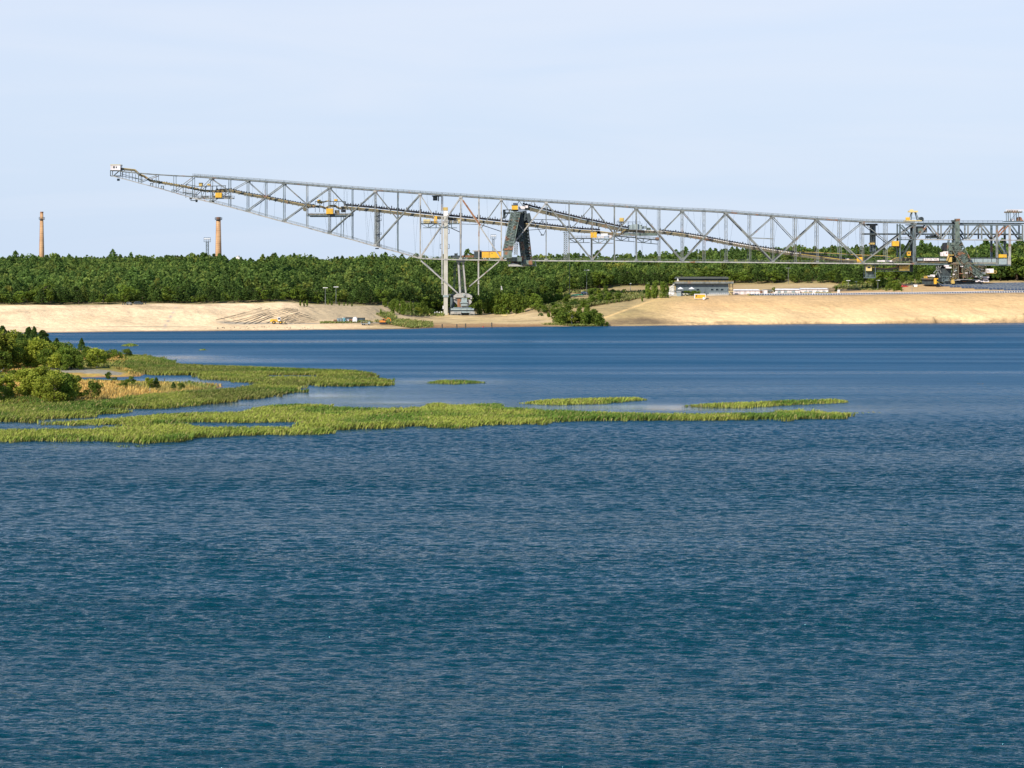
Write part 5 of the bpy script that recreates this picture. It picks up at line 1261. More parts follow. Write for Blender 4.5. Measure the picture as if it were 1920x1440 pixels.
b = MB(); boxp(b, 1767, 1774, 471.5, 480.5, -6, -1); boxp(b, 1762, 1766, 473, 480.5, -5, -1); o = b.build('driver_cabin', M['pink'], MS, bevel=.1); b = MB(); boxp(b, 1769.5, 1772, 473.5, 475.5, -6.06, -6.01); b.build('window', M['rust'], o)
b = MB(); boxp(b, 1773, 1784, 477.5, 479, -6.5, -2); b.beam(P(1775, 479, -6), P(1771, 489, -6), .6); boxp(b, 1774, 1781, 482, 491, -5.8, -2); b.build('ochre_brackets', M['ochre'], MS)
b = MB(); b.prism([(P(x, y).x, P(x, y).z) for x, y in ((1780,494),(1792,490.5),(1815,491),(1818,494),(1818,495.8),(1778,495.8))], 1193, 1206); b.build('slewing_deck', M['belt'], MS)
# legs and clutter below the deck
b = MB(); boxp(b, 1770, 1780, 500, 503, -6, 0); boxp(b, 1767, 1776, 497.2, 499.5, -5, 0); b.build('white_ducts', M['pink'], MS)
b = MB(); boxp(b, 1761, 1781, 503.5, 528, -3.5, 6); boxp(b, 1758, 1770, 497.5, 503.5, -1, 6); boxp(b, 1770, 1780, 496.5, 503.4, 0.2, 6); b.build('dark_engine_house', M['dark'], MS)
b = MB()
for (xa, ya, xb, yb) in ((1753,500,1760,520),(1762,498,1752,516),(1748,512,1756,503),(1756,498,1762,512)): b.beam(P(xa, ya, -4), P(xb, yb, -4), .5)
b.build('leaning_struts', M['steel'], MS)
b = MB(); b.lattice(P(1788, 497, -5), P(1788, 522, -5), 2.6, 3, 7, .3, .4); b.lattice(P(1803, 497, -5), P(1806, 522, -5), 2.4, 3, 7, .3, .4); b.lattice(P(1796, 497, 3), P(1797, 524, 3), 3, 3, 6, .3, .4)
b.build('support_leg', M['belt'], MS)
b = MB(); b.lattice(P(1806, 497, -5.6), P(1838, 519, -5.6), 3.0, 2.4, 12, .32, .45); b.lattice(P(1800, 505, -4), P(1832, 510, -4), 2.4, 3, 9, .25, .3); b.build('inclined_boom', M['green'], MS)
b = MB(); boxp(b, 1790, 1800, 500, 520, -3, 4); boxp(b, 1812, 1828, 510, 521, -3, 3); b.build('machine_core', M['rust'], MS)
b = MB(); b.lattice(P(1834, 500, -4), P(1834, 524, -4), 2.0, 2.4, 8, .22, .3); b.lattice(P(1844, 498, 2), P(1844, 512, 2), 1.6, 2, 5, .22, .3); b.rail(P(1800, 511, -6), P(1850, 511, -6), 1.2, 1.8, .16); b.rail(P(1806, 519, -6), P(1850, 519, -6), 1.2, 1.8, .16); b.rail(P(1814, 503, -5), P(1846, 503, -5), 1.2, 1.8, .16); b.build('service_scaffold', M['belt'], MS)
b = MB(); boxp(b, 1846, 1859, 503.8, 511.6, -6, -1); boxp(b, 1835, 1845.7, 510, 512, -5, 0); o = b.build('white_cabin', M['pink'], MS, bevel=.08); b = MB(); boxp(b, 1846, 1863, 511.8, 512.6, -6, 0); b.rail(P(1859, 511.8, -6), P(1864, 511.8, -6), 1.3, 1.2, .2); b.build('cabin_balcony', M['ochre'], o)
b = MB(); boxp(b, 1830, 1851, 518, 521, -5, 1); boxp(b, 1825, 1850, 526, 528.4, -6, 1); boxp(b, 1833, 1850, 522, 525, -4, 1); b.build('pale_decks', M['pink'], MS)
b = MB(); boxp(b, 1779, 1793, 520.3, 522.6, -6, 0); boxp(b, 1780, 1786, 523, 531.5, -6, -3); boxp(b, 1801, 1806, 516.5, 519.5, -6, -4); b.build('ochre_brackets', M['ochre'], MS)
b = MB(); boxp(b, 1788, 1838, 523.4, 526, -6, 5); boxp(b, 1795, 1824, 526.5, 532.5, -4, 5); b.build('bogie_frame', M['dark'], MS)
b = MB(); boxp(b, 1790, 1818, 523.2, 524.2, -6.5, -6.1); boxp(b, 1784, 1796, 524.6, 525.6, -6.5, -6.1); b.build('white_edge_rail', M['pale'], MS)
for x in (1770, 1776, 1784, 1790, 1796, 1826, 1832, 1838):
    c_ = P(x, 530.0, -3.0); b = MB(); b.cyl((c_.x, c_.y - .6, c_.z), (c_.x, c_.y + .6, c_.z), 1.0, n=14); b.build('wheel', M['steel2'], MS)
b = MB(); b.lattice(P(1764, 523, -2), P(1786, 525, -2), 3, 4, 6, .3, .4); boxp(b, 1768, 1777, 524, 527, -5, -2.5); b.build('bogie_lattice', M['steel2'], MS)
for k in range(46):
    if k % 3: x, y = random.uniform(1776, 1846), random.uniform(497, 528)
    else: x, y = random.uniform(1773, 1800) + k * .15, random.uniform(456, 492)
    a_ = random.choice((0, math.pi / 2, .9, -.9, 2.2)); l_ = random.uniform(3, 9); dy = random.uniform(-6.8, -4.6)
    b = MB(); b.beam(P(x, y, dy), P(x + l_ * math.cos(a_), y - l_ * math.sin(a_) * .8, dy), random.uniform(.18, .4)); b.build('machine_strut', M[random.choice(('belt', 'steel2', 'pale', 'rust', 'green', 'dark', 'steel'))], MS)
for k in range(16):
    x, y = random.uniform(1775, 1842), random.uniform(498, 526); w_ = random.uniform(1.5, 5); b = MB(); boxp(b, x, x + w_, y, y + random.uniform(.8, 2.5), -6.9, -5.2)
    b.build('machine_housing', M[random.choice(('pink', 'rust', 'belt', 'dark', 'greytin', 'green'))], MS)

# yellow-white small machine beside the bogie
o = empty('tracked_machine', G(1740, 531), 'low dark service machine with yellow hood and ochre railing beside the big bogie', 'machine')
Yg = 1190
def bx(b, x0, x1, y0, y1, Y0, Y1):
    p, q = P(x0, y1, 0, Y0), P(x1, y0, 0, Y0); return b.box(p.x, q.x, Y0, Y1, p.z, q.z)
b = MB(); bx(b, 1733, 1756, 524, 533.5, 1194, 1200); b.build('body', M['dark'], o)
b = MB(); bx(b, 1735, 1739, 517.5, 521.5, 1194, 1198); b.build('hood', M['yellow'], o)
b = MB(); bx(b, 1731, 1750, 521.5, 523.8, 1193, 1200); b.rail(P(1731, 521, 0, 1193), P(1748, 521, 0, 1193), .9, 1., .15); b.build('railing', M['belt'], o)
b = MB(); bx(b, 1747, 1753, 515, 519.5, 1195, 1199); bx(b, 1740, 1748, 517, 519, 1196, 1199); b.build('arm_box', M['pink'], o)
o = empty('service_crane', G(1755, 531), 'yellow hooked service crane standing between white van and big bogie', 'crane')
b = MB(); bx(b, 1752.5, 1756, 521.5, 532.5, 1190, 1192.5); b.build('mast', M['yellow'], o)
b = MB(); bx(b, 1756.1, 1759, 521.7, 523.6, 1190.2, 1192); bx(b, 1756.1, 1758.5, 528, 529.5, 1190.2, 1192); b.build('jib', M['yellow'], o)

# ------------------------------------------------------------------ chimneys, silo, floodlight masts
def chimney(x0, x1, xt0, xt1, ytop, ybase, ygal, Y, label, capd):
    zb = H - (ybase - HZ) * Y / F - 25; zt = H - (ytop - HZ) * Y / F
    xc = ((x0 + x1) / 2 - 960) * Y / F; r0 = (x1 - x0) / 2 * Y / F; r1 = (xt1 - xt0) / 2 * Y / F
    e = empty('brick_chimney', (xc, Y, zb), label, 'chimney')
    ext = r0 + (r0 - r1) * 25 / (zt - zb - 25)
    b = MB(); b.cyl((xc, Y, zb), (xc, Y, zt), ext, r1, 28); o = b.build('shaft', M['brick'], e, smooth=True)
    for k in range(9):
        t = (k + 2) / 12; z = zb + (zt - zb) * t; r = ext + (r1 - ext) * t
        b = MB(); b.cyl((xc, Y, z), (xc, Y, z + .14), r + .04, r + .04, 24); b.build('iron_band', M['brick'], e)
    zg = H - (ygal - HZ) * Y / F
    b = MB(); rr = r1 + 1.0; b.cyl((xc, Y, zg - .3), (xc, Y, zg), rr, rr, 20)
    for k in range(16):
        a = 2 * math.pi * k / 16; c0 = V(xc + math.cos(a) * rr, Y + math.sin(a) * rr, zg); a2 = a + 2 * math.pi / 16; c1 = V(xc + math.cos(a2) * rr, Y + math.sin(a2) * rr, zg)
        b.beam(c0, c0 + V(0, 0, 1.3), .14); b.beam(c0 + V(0, 0, 1.3), c1 + V(0, 0, 1.3), .14)
    b.build('gallery', M['dark'], e)
    b = MB(); b.cyl((xc, Y, zt - capd), (xc, Y, zt + .2), r1 + .12, r1 + .15, 24); b.build('rim', M['rust'], e, smooth=False)
    b = MB(); b.beam((xc - ext - .05, Y - .3, zb), (xc - r1 - .05, Y - .3, zt), .16)
    b.build('lightning_rod', M['rust'], e)
chimney(73.6, 83.2, 74.5, 79.8, 397.5, 490, 411, 1500, 'taller tapering brick chimney standing alone above the wood', .8)
chimney(404, 415.5, 404.8, 412.6, 407.5, 484, 411.5, 1480, 'shorter brick chimney next to the floodlight mast', 2.2)
Y = 1470; x = (446.5 - 960) * Y / F; z = H + 1.8
b = MB(); b.cyl((x, Y, 10), (x, Y, z - 1), 1.6, 1.6, 20); e = empty('silo', (x, Y, 10), 'pale rounded silo top peeping over the wood right of the shorter chimney', 'silo'); b.build('wall', M['pink'], e, smooth=True)
b = MB(); b.cyl((x, Y, z - 1), (x, Y, z + .3), 1.6, .8, 20); b.build('roof', M['pale'], e)
def mast(x, ytop, Y, w, label, heads=2, wp=12):
    zt = H - (ytop - HZ) * Y / F; X = (x - 960) * Y / F; zb = ground_z(np.array([float(x)]), np.array([float(min(Y, 1480))]))[0]
    e = empty('floodlight_mast', (X, Y, zb), label, 'light mast')
    b = MB(); b.lattice((X, Y, zb), (X, Y, zt - 2.5), w, w, 16, .16, .24); b.build('mast', M['steel2'], e)
    b = MB(); hw = wp / 2 * Y / F
    for z in (zt, zt - 1.3, zt - 2.6)[:heads + 1]: b.box(X - hw, X + hw, Y - 1, Y + 1, z - .25, z)
    for sx in (-hw, -hw * .3, hw * .4, hw): b.beam((X + sx, Y - 1, zt), (X + sx, Y - 1, zt - 2.6), .18)
    b.build('lamp_platform', M['dark'], e)
    for k in range(5):
        b = MB(); xx = X - hw + (k + .5) * hw * 2 / 5; b.box(xx - .35, xx + .35, Y - 1.3, Y - 1.02, zt - 1.1, zt - .4); b.build('lamp', M['white'], e)
mast(388.8, 445.5, 1420, 1.5, 'lattice floodlight mast beside the shorter brick chimney')
mast(925, 440, 1400, 1.2, 'lattice floodlight mast seen behind the yellow machinery house', wp=10)
X = (1060.5 - 960) * 1400 / F; zb = gz(X, 1400)
e = empty('lattice_pylon', (X, 1400, zb), 'pale lattice pylon seen below the crossing belts', 'pylon'); b = MB(); b.lattice((X, 1400, zb), (X, 1400, H + 49 * 1400 / F), 2.0, 2.0, 20, .2, .3); b.build('mast', M['steel'], e)
b = MB(); b.box(X - 1.8, X + 1.8, 1399, 1401, H + 49 * 1400 / F, H + 49 * 1400 / F + .4); b.build('head', M['steel2'], e)
def lamp_post(x, ytop, ybase, label, arm=1.2, double=False, white=True, Y=None, name='lamp_post'):
    g = G(x, ybase) if Y is None else Vector(((x - 960) * Y / F, Y, H - (ybase - HZ) * Y / F)); zt = H - (ytop - HZ) * g.y / F
    if Y is not None: g.z = gz(g.x, g.y)
    e = empty(name, g, label, 'street lamp')
    b = MB(); b.cyl(g, (g.x, g.y, zt), .16, .1, 7); b.build('post', M['steel'], e)
    b = MB(); a = arm
    b.box(g.x - (a if double else .2), g.x + a, g.y - .25, g.y + .25, zt, zt + .28); b.build('lamp_head', M['white'] if white else M['steel'], e)
lamp_post(1478, 503, 533, 'tall mast with cross arms beside the second white shed', 1.5, True, False)
e = [o for o in SC.objects if o.get('label') == 'tall mast with cross arms beside the second white shed'][0]
lamp_post(1100, 507, 535, 'double-armed lamp post in the wood under the bridge', 1.4, True, True, Y=1225)
lamp_post(1068, 491, 523, 'bare thin pole just under the bridge floor near the double lamp post', .2, False, False, Y=1230)
lamp_post(610, 540, 562, 'white lamp in the wood, lower of two near the site containers', 1.2, True, Y=1100)
lamp_post(630, 538.5, 560, 'white lamp in the wood, higher of two near the site containers', 1.2, True, Y=1112)
lamp_post(1590.5, 526.5, 537, 'white-headed lamp post at the bend of the sand strip', 1.1, True)
lamp_post(1605.5, 528.5, 538, 'shorter small-headed lamp post on the sand strip', .6, True)
lamp_post(1646, 526, 544, 'white-headed lamp post among the bushes behind the panel row', 1.1, True)
lamp_post(1182, 532, 541, 'small lamp post left of the sandy path in the wood', .5, True, Y=1240)
lamp_post(1215, 531.5, 541, 'small lamp post right of the sandy path in the wood', .5, True, Y=1240)
lamp_post(1710, 529, 548, 'slim grey pole on the bare mound by the white van', .1, False, False)

# ------------------------------------------------------------------ visitor building, sheds, trailer
def at(x, y, Y): return Vector(((x - 960) * Y / F, Y, H - (y - HZ) * Y / F))
def boxY(b, x0, x1, y0, y1, Y, dep, off=0.):
    p, q = at(x0, y1, Y), at(x1, y0, Y); return b.box(p.x, q.x, Y + off, Y + off + dep, p.z, q.z)
YB = 1172
VB = empty('visitor_building', at(1320, 556, YB), 'two-storey grey building with flat green roof and pale balcony band', 'building')
b = MB(); boxY(b, 1270, 1366, 532, 558, YB, 12); wall = b.build('lower_wall', M['wall'], VB)
b = MB(); boxY(b, 1272, 1365, 522.5, 527, YB + 3, 8); b.build('upper_wall', M['dark'], VB)
b = MB(); p, q = at(1267, 519.3, YB), at(1367.5, 519.3, YB)
b.prism([(p.x, q.z - 1.0), (q.x, q.z - 1.0), (q.x - .6, q.z), (p.x + .9, q.z)], YB + 1.5, YB + 12); b.build('roof', M['roof'], VB)
b = MB(); boxY(b, 1264.5, 1375, 530.9, 532, YB, 14, -1.6); boxY(b, 1264.5, 1375, 527.2, 530.9, YB, .15, -1.75); bal = b.build('balcony', M['steel'], VB)
b = MB(); b.rail(at(1264.5, 529, YB) + V(0, -1.8, 0), at(1375, 529, YB) + V(0, -1.8, 0), .75, 1.8, .09); b.build('railing', M['ochre'], bal)
b = MB(); b.prism([(at(x, y, YB).x, at(x, y, YB).z) for x, y in ((1267.5,530),(1270.5,521),(1273.5,530))], YB - 1.6, YB - 1.2); b.build('gable_brace', M['white'], VB)
for x0, x1 in ((1332.5, 1337.5), (1341.8, 1347), (1351, 1356), (1305.5, 1311), (1364, 1366)):
    b = MB(); boxY(b, x0 - .35, x1 + .35, 540.8, 544.8, YB, .1, -.1); w = b.build('window', M['greytin'], VB)
    b = MB(); boxY(b, x0, x1, 541.1, 544.5, YB, .06, -.16); b.build('pane', M['glass'], w)
for x0, x1, y0, y1 in ((1336, 1337.6, 534, 536.5), (1292, 1295, 523, 526), (1346, 1350, 524, 526), (1359, 1364, 524, 526)):
    b = MB(); boxY(b, x0, x1, y0, y1, YB if y0 > 530 else YB + 3, .06, -.08); b.build('window', M['glass'], VB)
for x in (1368.5, 1374):
    b = MB(); p = at(x, 557, YB); b.beam(V(p.x, YB + .5, p.z - .5), V(p.x, YB + .5, at(x, 532, YB).z), .35); b.build('stair_post', M['belt'], VB)
b = MB(); boxY(b, 1366.2, 1375, 536, 537.2, YB, 3); boxY(b, 1367, 1374, 540, 541, YB, 3); boxY(b, 1366, 1375, 546, 547, YB, 3); b.beam(at(1367, 547, YB), at(1374, 557, YB), .3); b.build('outer_stair', M['cream'], VB)
b = MB(); boxY(b, 1329, 1366, 549.2, 549.8, YB, .3, -2); 
for x in range(1330, 1367, 4): boxY(b, x, x + .4, 549.8, 553, YB, .2, -2)
b.build('terrace_rail', M['white'], VB)
tag(MB().hexa([V(0,0,0)]*0 or [at(1264, 558, 1168), at(1322, 557, 1168), at(1322, 557, 1169), at(1264, 558, 1169), at(1264, 549.8, 1168), at(1322, 550.5, 1168), at(1322, 550.5, 1169), at(1264, 549.8, 1169)]).build('low_wall', M['concrete']), 'low grey wall before the grey building behind the yellow trailer', 'wall')
tag(MB().hexa([at(1326, 557, 1168), at(1366, 557, 1168), at(1366, 557, 1169), at(1326, 557, 1169), at(1326, 551.5, 1168), at(1366, 551.5, 1168), at(1366, 551.5, 1169), at(1326, 551.5, 1169)]).build('low_wall', M['concrete']), 'low grey wall before the windows right of the yellow trailer', 'wall')
o = empty('terrace_kiosk', at(1273, 553, 1167.5), 'small pale kiosk at the end of the low wall', 'kiosk'); b = MB(); boxY(b, 1269.5, 1277, 547.5, 556, 1165.5, 2); b.build('body', M['greytin'], o); b = MB(); boxY(b, 1269, 1277.5, 546.9, 547.4, 1165.2, 2.6); b.build('roof', M['white'], o)
o = empty('rubble_heap', at(1258, 557, 1166), 'pale rocky heap at the end of the grey building', 'rubble heap')
b = MB()
for k in range(70):
    t = random.random(); x = random.uniform(1252, 1264); top = 533 + (1264 - x) * .9; y = random.uniform(top, 556); c_ = at(x, y, 1168 + (556 - y) * .35); s_ = random.uniform(.4, 1.1)
    b.cyl(c_ - V(s_ * .6, 0, s_ * .3), c_ + V(s_ * .6, .2, s_ * .4), s_, s_ * .5, 6)
b.build('rocks', M['concrete'], o)
b = MB(); boxY(b, 1252, 1257.5, 547.5, 552.5, 1164, 2); boxY(b, 1259, 1263.5, 549, 553, 1164, 2); tag(b.build('white_sheeting', M['white'], o, bevel=.2))
for x, lab in ((1276, 'white parasol nearer the kiosk'), (1297, 'white parasol nearer the yellow trailer')):
    c_ = at(x, 541.5, 1169.5); e = empty('parasol', V(c_.x, c_.y, c_.z - 3), lab, 'parasol')
    b = MB(); b.cyl(c_ - V(0, 0, .1), c_ + V(0, 0, .95), 1.75, .08, 8); b.build('canopy', M['white'], e)
    b = MB(); b.cyl(c_ - V(0, 0, 3.2), c_ + V(0, 0, .9), .05, .05, 6); b.build('pole', M['dark'], e)
YT = G(1312, 560.8).y
o = empty('yellow_trailer', at(1312, 560, YT), 'yellow site trailer with white roof on the bank below the grey building', 'trailer')
b = MB(); boxY(b, 1303.3, 1322.3, 552.3, 560, YT, 2.6); b.build('body', M['yellow'], o, bevel=.05)
b = MB(); boxY(b, 1302.3, 1323.2, 551.2, 552.25, YT - .15, 2.9); boxY(b, 1302.3, 1303.2, 552.3, 560, YT - .1, 2.8); boxY(b, 1322.4, 1323.2, 552.3, 560, YT - .1, 2.8); boxY(b, 1303, 1323, 560, 560.6, YT - .1, 2.8); b.build('frame', M['white'], o)
b = MB(); boxY(b, 1305, 1307, 553.6, 556.2, YT, .06, -.08); b.build('window', M['glass'], o)
for x in (1306, 1319):
    c_ = at(x, 561.3, YT); b = MB(); b.cyl((c_.x, YT + .2, c_.z + .2), (c_.x, YT + .5, c_.z + .2), .35, n=12); b.build('wheel', M['black'], o)
g = G(1319.5, 562); b = MB(); b.box(g.x - .5, g.x + .5, g.y - .5, g.y + .3, g.z, g.z + 1.1); b.cyl((g.x, g.y, g.z + 1.1), (g.x, g.y, g.z + 1.25), .45, .3); tag(b.build('white_bin', M['white'], bevel=.1), 'small white bin in front of the yellow trailer', 'bin')
def shed(x0, x1, ytop, ybot, Y, label, gable=False):
    e = empty('white_shed', at((x0 + x1) / 2, ybot, Y), label, 'shed')
    b = MB(); boxY(b, x0, x1, ytop + 2, ybot + 1.5, Y, 10); b.build('wall', M['pink'], e)
    b = MB(); p, q = at(x0, ytop + 2, Y), at(x1, ytop, Y)
    b.hexa([V(p.x - .3, Y - .5, p.z), V(q.x + .3, Y - .5, p.z), V(q.x + .3, Y + 10.5, p.z), V(p.x - .3, Y + 10.5, p.z), V(p.x + .5, Y + 4, q.z), V(q.x - .5, Y + 4, q.z), V(q.x - .5, Y + 6, q.z), V(p.x + .5, Y + 6, q.z)])
    b.build('roof', M['white'], e)
    n = int((x1 - x0) / 9)
    for k in range(1, n):
        x = x0 + (x1 - x0) * k / n; b = MB(); boxY(b, x, x + .5, ytop + 2.2, ybot + 1, Y, .05, -.07); b.build('wall_seam', M['steel'], e)
    return e
shed(1377.5, 1425, 542.5, 551, 1192, 'plain shorter white shed beside the grey building')
e = shed(1452, 1500, 541.5, 549, 1200, 'first white tent hall with grey sheets standing for shaded bays, next to the shorter shed')
e2 = shed(1502, 1553, 540.2, 548.5, 1204, 'farther long white tent hall before the panel row')
for ee, xs_ in ((e, (1458, 1470, 1484)), (e2, (1508, 1516, 1530, 1542))):
    Yw = 1200 if ee is e else 1204
    for x in xs_:
        b = MB(); boxY(b, x, x + 6, 545.4, 549, Yw, .05, -.12); b.build('bay_shade_sheet', M['greytin'], ee)  # grey sheets on the closed wall, painted shade of open bays
for x0, x1, y0, y1, mt_, lab in ((1430, 1439, 543.5, 550, 'pink', 'small off-white container between shed and tent hall'), (1426.5, 1429.5, 545, 550, 'rust', 'narrow brown crate beside the shorter white shed'), (1441, 1448, 544.5, 549, 'green', 'dark green parked trailer beside the small tree')):
    e = empty('container', at((x0 + x1) / 2, y1, 1190), lab, 'container'); b = MB(); boxY(b, x0, x1, y0, y1 + 1, 1190, 3); b.build('body', M[mt_], e, bevel=.05)
    b = MB(); boxY(b, x0 - .2, x1 + .2, y0 - .5, y0 - .02, 1189.8, 3.4); b.build('roof', M['greytin'], e)
    b = MB(); boxY(b, x0 + .6, x0 + 1.4, y0 + 1.2, y1, 1190, .05, -.07); b.build('door', M['dark'], e)
g = G(1525.5, 553, 1100); b = MB(); b.box(g.x - .9, g.x + .9, g.y, g.y + 1, g.z, g.z + 1.1); b.prism([(g.x - 1, g.z + 1.1), (g.x + 1, g.z + 1.1), (g.x, g.z + 1.35)], g.y - .1, g.y + 1.1); tag(b.build('white_box', M['white'], bevel=.04), 'small white box at the start of the panel row', 'box')
# ------------------------------------------------------------------ solar panels
def solar_proto(w, hgt, label, group, loc, fm='white'):
    e = empty('solar_panel', loc, label, 'solar panel', group)
    b = MB(); lo, up = .35, .35 + hgt * .80; dY = hgt * .6
    def slab(x0, x1, a, bb, t0, t1, mat, nm, par):
        q = MB(); pts = []
        for t in (t0, t1):
            for x, s in ((x0, a), (x1, a), (x1, bb), (x0, bb)):
                pts.append(Vector(loc) + V(x, dY * s - t * .8, lo + (up - lo) * s + t * .6))
        q.hexa(pts); return q.build(nm, mat, par)
    pn = slab(-w / 2, w / 2, 0, 1, 0, .05, M[fm], 'frame', e)
    slab(-w / 2 + .09, w / 2 - .09, .06, .86, .052, .07, M['panel'], 'glass', pn)
    for sx in (-.3, .3):
        q = MB(); q.beam(Vector(loc) + V(sx * w, dY * .9, -.4), Vector(loc) + V(sx * w, dY * .9, up - .1), .09); q.beam(Vector(loc) + V(sx * w, dY * .1, -.4), Vector(loc) + V(sx * w, dY * .1, lo), .09); q.build('leg', M['steel'], e)
    return e
def place_panels(w, hgt, pts, label, group):
    e0 = solar_proto(w, hgt, label, group, pts[0], 'white' if w < 1.5 else 'steel')
    kids = [(c, [s for s in SC.objects if s.parent == c]) for c in SC.objects if c.parent == e0]
    for p in pts[1:]:
        r = e0.copy(); SC.collection.objects.link(r); r.location = p
        for c, ss in kids:
            c2 = c.copy(); SC.collection.objects.link(c2); c2.parent = r
            for s in ss:
                s2 = s.copy(); SC.collection.objects.link(s2); s2.parent = c2
ptsA = []
x = 1408.0
while x < 1962:
    y = np.interp(x, [1408, 1553, 1700, 1920, 1970], [555.3, 554.8, 553.2, 550.6, 550.2]); g = G(x, y, 1100, 1260); ptsA.append((g.x, g.y + 2, gz(g.x, g.y + 2))); x += 4.75
place_panels(1.22, 1.15, ptsA, 'small tilted solar panel in the long single row along the bank crest', 'solar panels in the single row along the bank crest')
ptsB = []
for k in range(7):
    Yr = 1176 + k * 3.6; xs0 = [1885, 1858, 1830, 1806, 1784, 1768, 1757][k]
    X = (xs0 - 960) * Yr / F
    while X < (1965 - 960) * Yr / F:
        ptsB.append((X, Yr, gz(X, Yr) - .1)); X += 1.95
place_panels(1.85, 1.5, ptsB, 'blue solar panel in the block of rows before the big bogie', 'solar panels in the block of rows before the big bogie')
print('PANELS', len(ptsA), len(ptsB))

# ------------------------------------------------------------------ vehicles and site equipment
def car(name, x, y, length, label, body='white', glass='glass', hgt=1.5, cat='car', van=False):
    g = G(x, y); e = empty(name, g, label, cat); l2 = length / 2
    prof = [(-l2, .35), (l2, .35), (l2, .85), (l2 * .95, .95), (l2 * .55, 1.0), (l2 * .25, hgt), (-l2 * .7, hgt), (-l2 * .95, .95), (-l2, .8)] if not van else [(-l2, .35), (l2, .35), (l2, 1.0), (l2 * .8, 1.15), (l2 * .55, hgt), (-l2, hgt)]
    b = MB(); b.prism([(g.x + a, g.z + c) for a, c in prof], g.y, g.y + 1.75); bd = b.build('body', M[body], e, bevel=.06)
    for a0, a1 in ((-l2 * .62, -l2 * .2), (-l2 * .15, l2 * .28)):
        b = MB(); b.prism([(g.x + a0, g.z + 1.0), (g.x + a1 + .1, g.z + 1.0), (g.x + a1 - .05, g.z + hgt - .12), (g.x + a0 + .05, g.z + hgt - .12)], g.y - .03, g.y - .005); b.build('side_window', M[glass], e)
    for a in (-l2 * .62, l2 * .62):
        for dy in (-.04, 1.55):
            b = MB(); b.cyl((g.x + a, g.y + dy, g.z + .34), (g.x + a, g.y + dy + .22, g.z + .34), .34, n=14); w = b.build('wheel', M['black'], e)
            b = MB(); b.cyl((g.x + a, g.y + dy - .02, g.z + .34), (g.x + a, g.y + dy + .02, g.z + .34), .18, n=10); b.build('rim', M['steel'], w)
    return e
car('parked_car', 259, 571.6, 4.5, 'dark estate car parked on the crest of the pale bank', 'dark', hgt=1.55)
car('parked_car', 241.5, 571.8, 2.6, 'small two-tone vehicle parked just behind the dark car on the crest', 'steel', hgt=1.35)
car('parked_car', 1095.5, 551.5, 3.6, 'white car among bushes above the green tarpaulin', 'white')
car('parked_car', 1697, 539.5, 3.8, 'small car with a red hood beside the bare mound', 'red')
car('white_van', 1742.5, 534.2, 4.6, 'white van parked at the end of the solar block', 'pink', hgt=2.3, van=True, cat='van')
for k, (x, y) in enumerate(((234, 571.5), (230, 571.7), (273, 571.2))):
    g = G(x, y); b = MB(); b.cyl(g, g + V(0, 0, .75), .22, .16, 8); b.cyl(g + V(0, 0, .75), g + V(0, 0, .95), .28, .1, 8); tag(b.build('marker_post', M['dark']), 'small dark marker post on the crest beside the parked dark car', 'post', 'marker posts on the crest of the pale bank')
# person-like figures are too small to make out; white box van near pole
o = empty('white_cabin_box', G(1717, 539), 'white square cabin beside the slim pole on the mound', 'cabin'); g = G(1717, 539); b = MB(); b.box(g.x - .95, g.x + .95, g.y, g.y + 2, g.z, g.z + 1.5); b.build('body', M['white'], o); b = MB(); b.box(g.x - 1.05, g.x + 1.05, g.y - .1, g.y + 2.1, g.z + 1.5, g.z + 1.62); b.build('roof', M['pink'], o); b = MB(); b.box(g.x - 1.3, g.x - .96, g.y, g.y + 1, g.z, g.z + 1.1); b.build('door', M['dark'], o)
o = empty('white_cabinet', G(1573.8, 549), 'upright white cabinet standing behind the panel row', 'cabinet'); g = G(1573.8, 549, 1100); b = MB(); b.box(g.x - .65, g.x + .65, g.y + 2, g.y + 3, g.z - .3, g.z + 1.6); b.build('body', M['white'], o, bevel=.04); b = MB(); b.box(g.x - .1, g.x + .1, g.y + 1.95, g.y + 2.0, g.z, g.z + 1.3); b.build('door_gap', M['steel'], o); o.location = (g.x, g.y + 2.5, g.z)
for c in [c for c in SC.objects if c.parent == o]: c.location -= Vector((g.x, g.y + 2.5, g.z)) - ORG[o.name]
# tarpaulin stall
g = G(1083, 556); e = empty('tarpaulin', g, 'long green tarpaulin roof below the white car', 'tarpaulin'); b = MB(); b.prism([(g.x - 3.3, g.z + .6), (g.x + 3.3, g.z + .7), (g.x + 3.0, g.z + 1.25), (g.x - 3.1, g.z + 1.05)], g.y, g.y + 3); b.build('cover', M['tarp'], e)
for sx in (-3, 0, 3): 
    b = MB(); b.beam(g + V(sx, .2, -.2), g + V(sx, .2, .8), .12); b.build('pole', M['wood'], e)
# site camp
def crate(name, x0, x1, ytop, ybot, mat, label, cat, roof=None, door=None, curved=False):
    g = G((x0 + x1) / 2, ybot); w = (x1 - x0) * g.y / F / 2; hh = (ybot - ytop) * g.y / F
    e = empty(name, g, label, cat); b = MB()
    if curved:
        pts = [(g.x - w, g.z), (g.x + w, g.z)] + [(g.x + w * math.cos(a), g.z + hh * .55 + hh * .45 * math.sin(a)) for a in np.linspace(0, math.pi, 9)]
        b.prism(pts, g.y, g.y + 2.4)
    else: b.box(g.x - w, g.x + w, g.y, g.y + 2.2, g.z, g.z + hh)
    b.build('body', M[mat], e, bevel=.05)
    if roof: b = MB(); b.box(g.x - w - .06, g.x + w + .06, g.y - .06, g.y + 2.26, g.z + hh + .003, g.z + hh + .12); b.build('roof', M[roof], e)
    if door: b = MB(); b.box(g.x - w * .35, g.x + w * .25, g.y - .04, g.y - .005, g.z + .05, g.z + hh * .8); b.build('door', M[door], e)
    return e
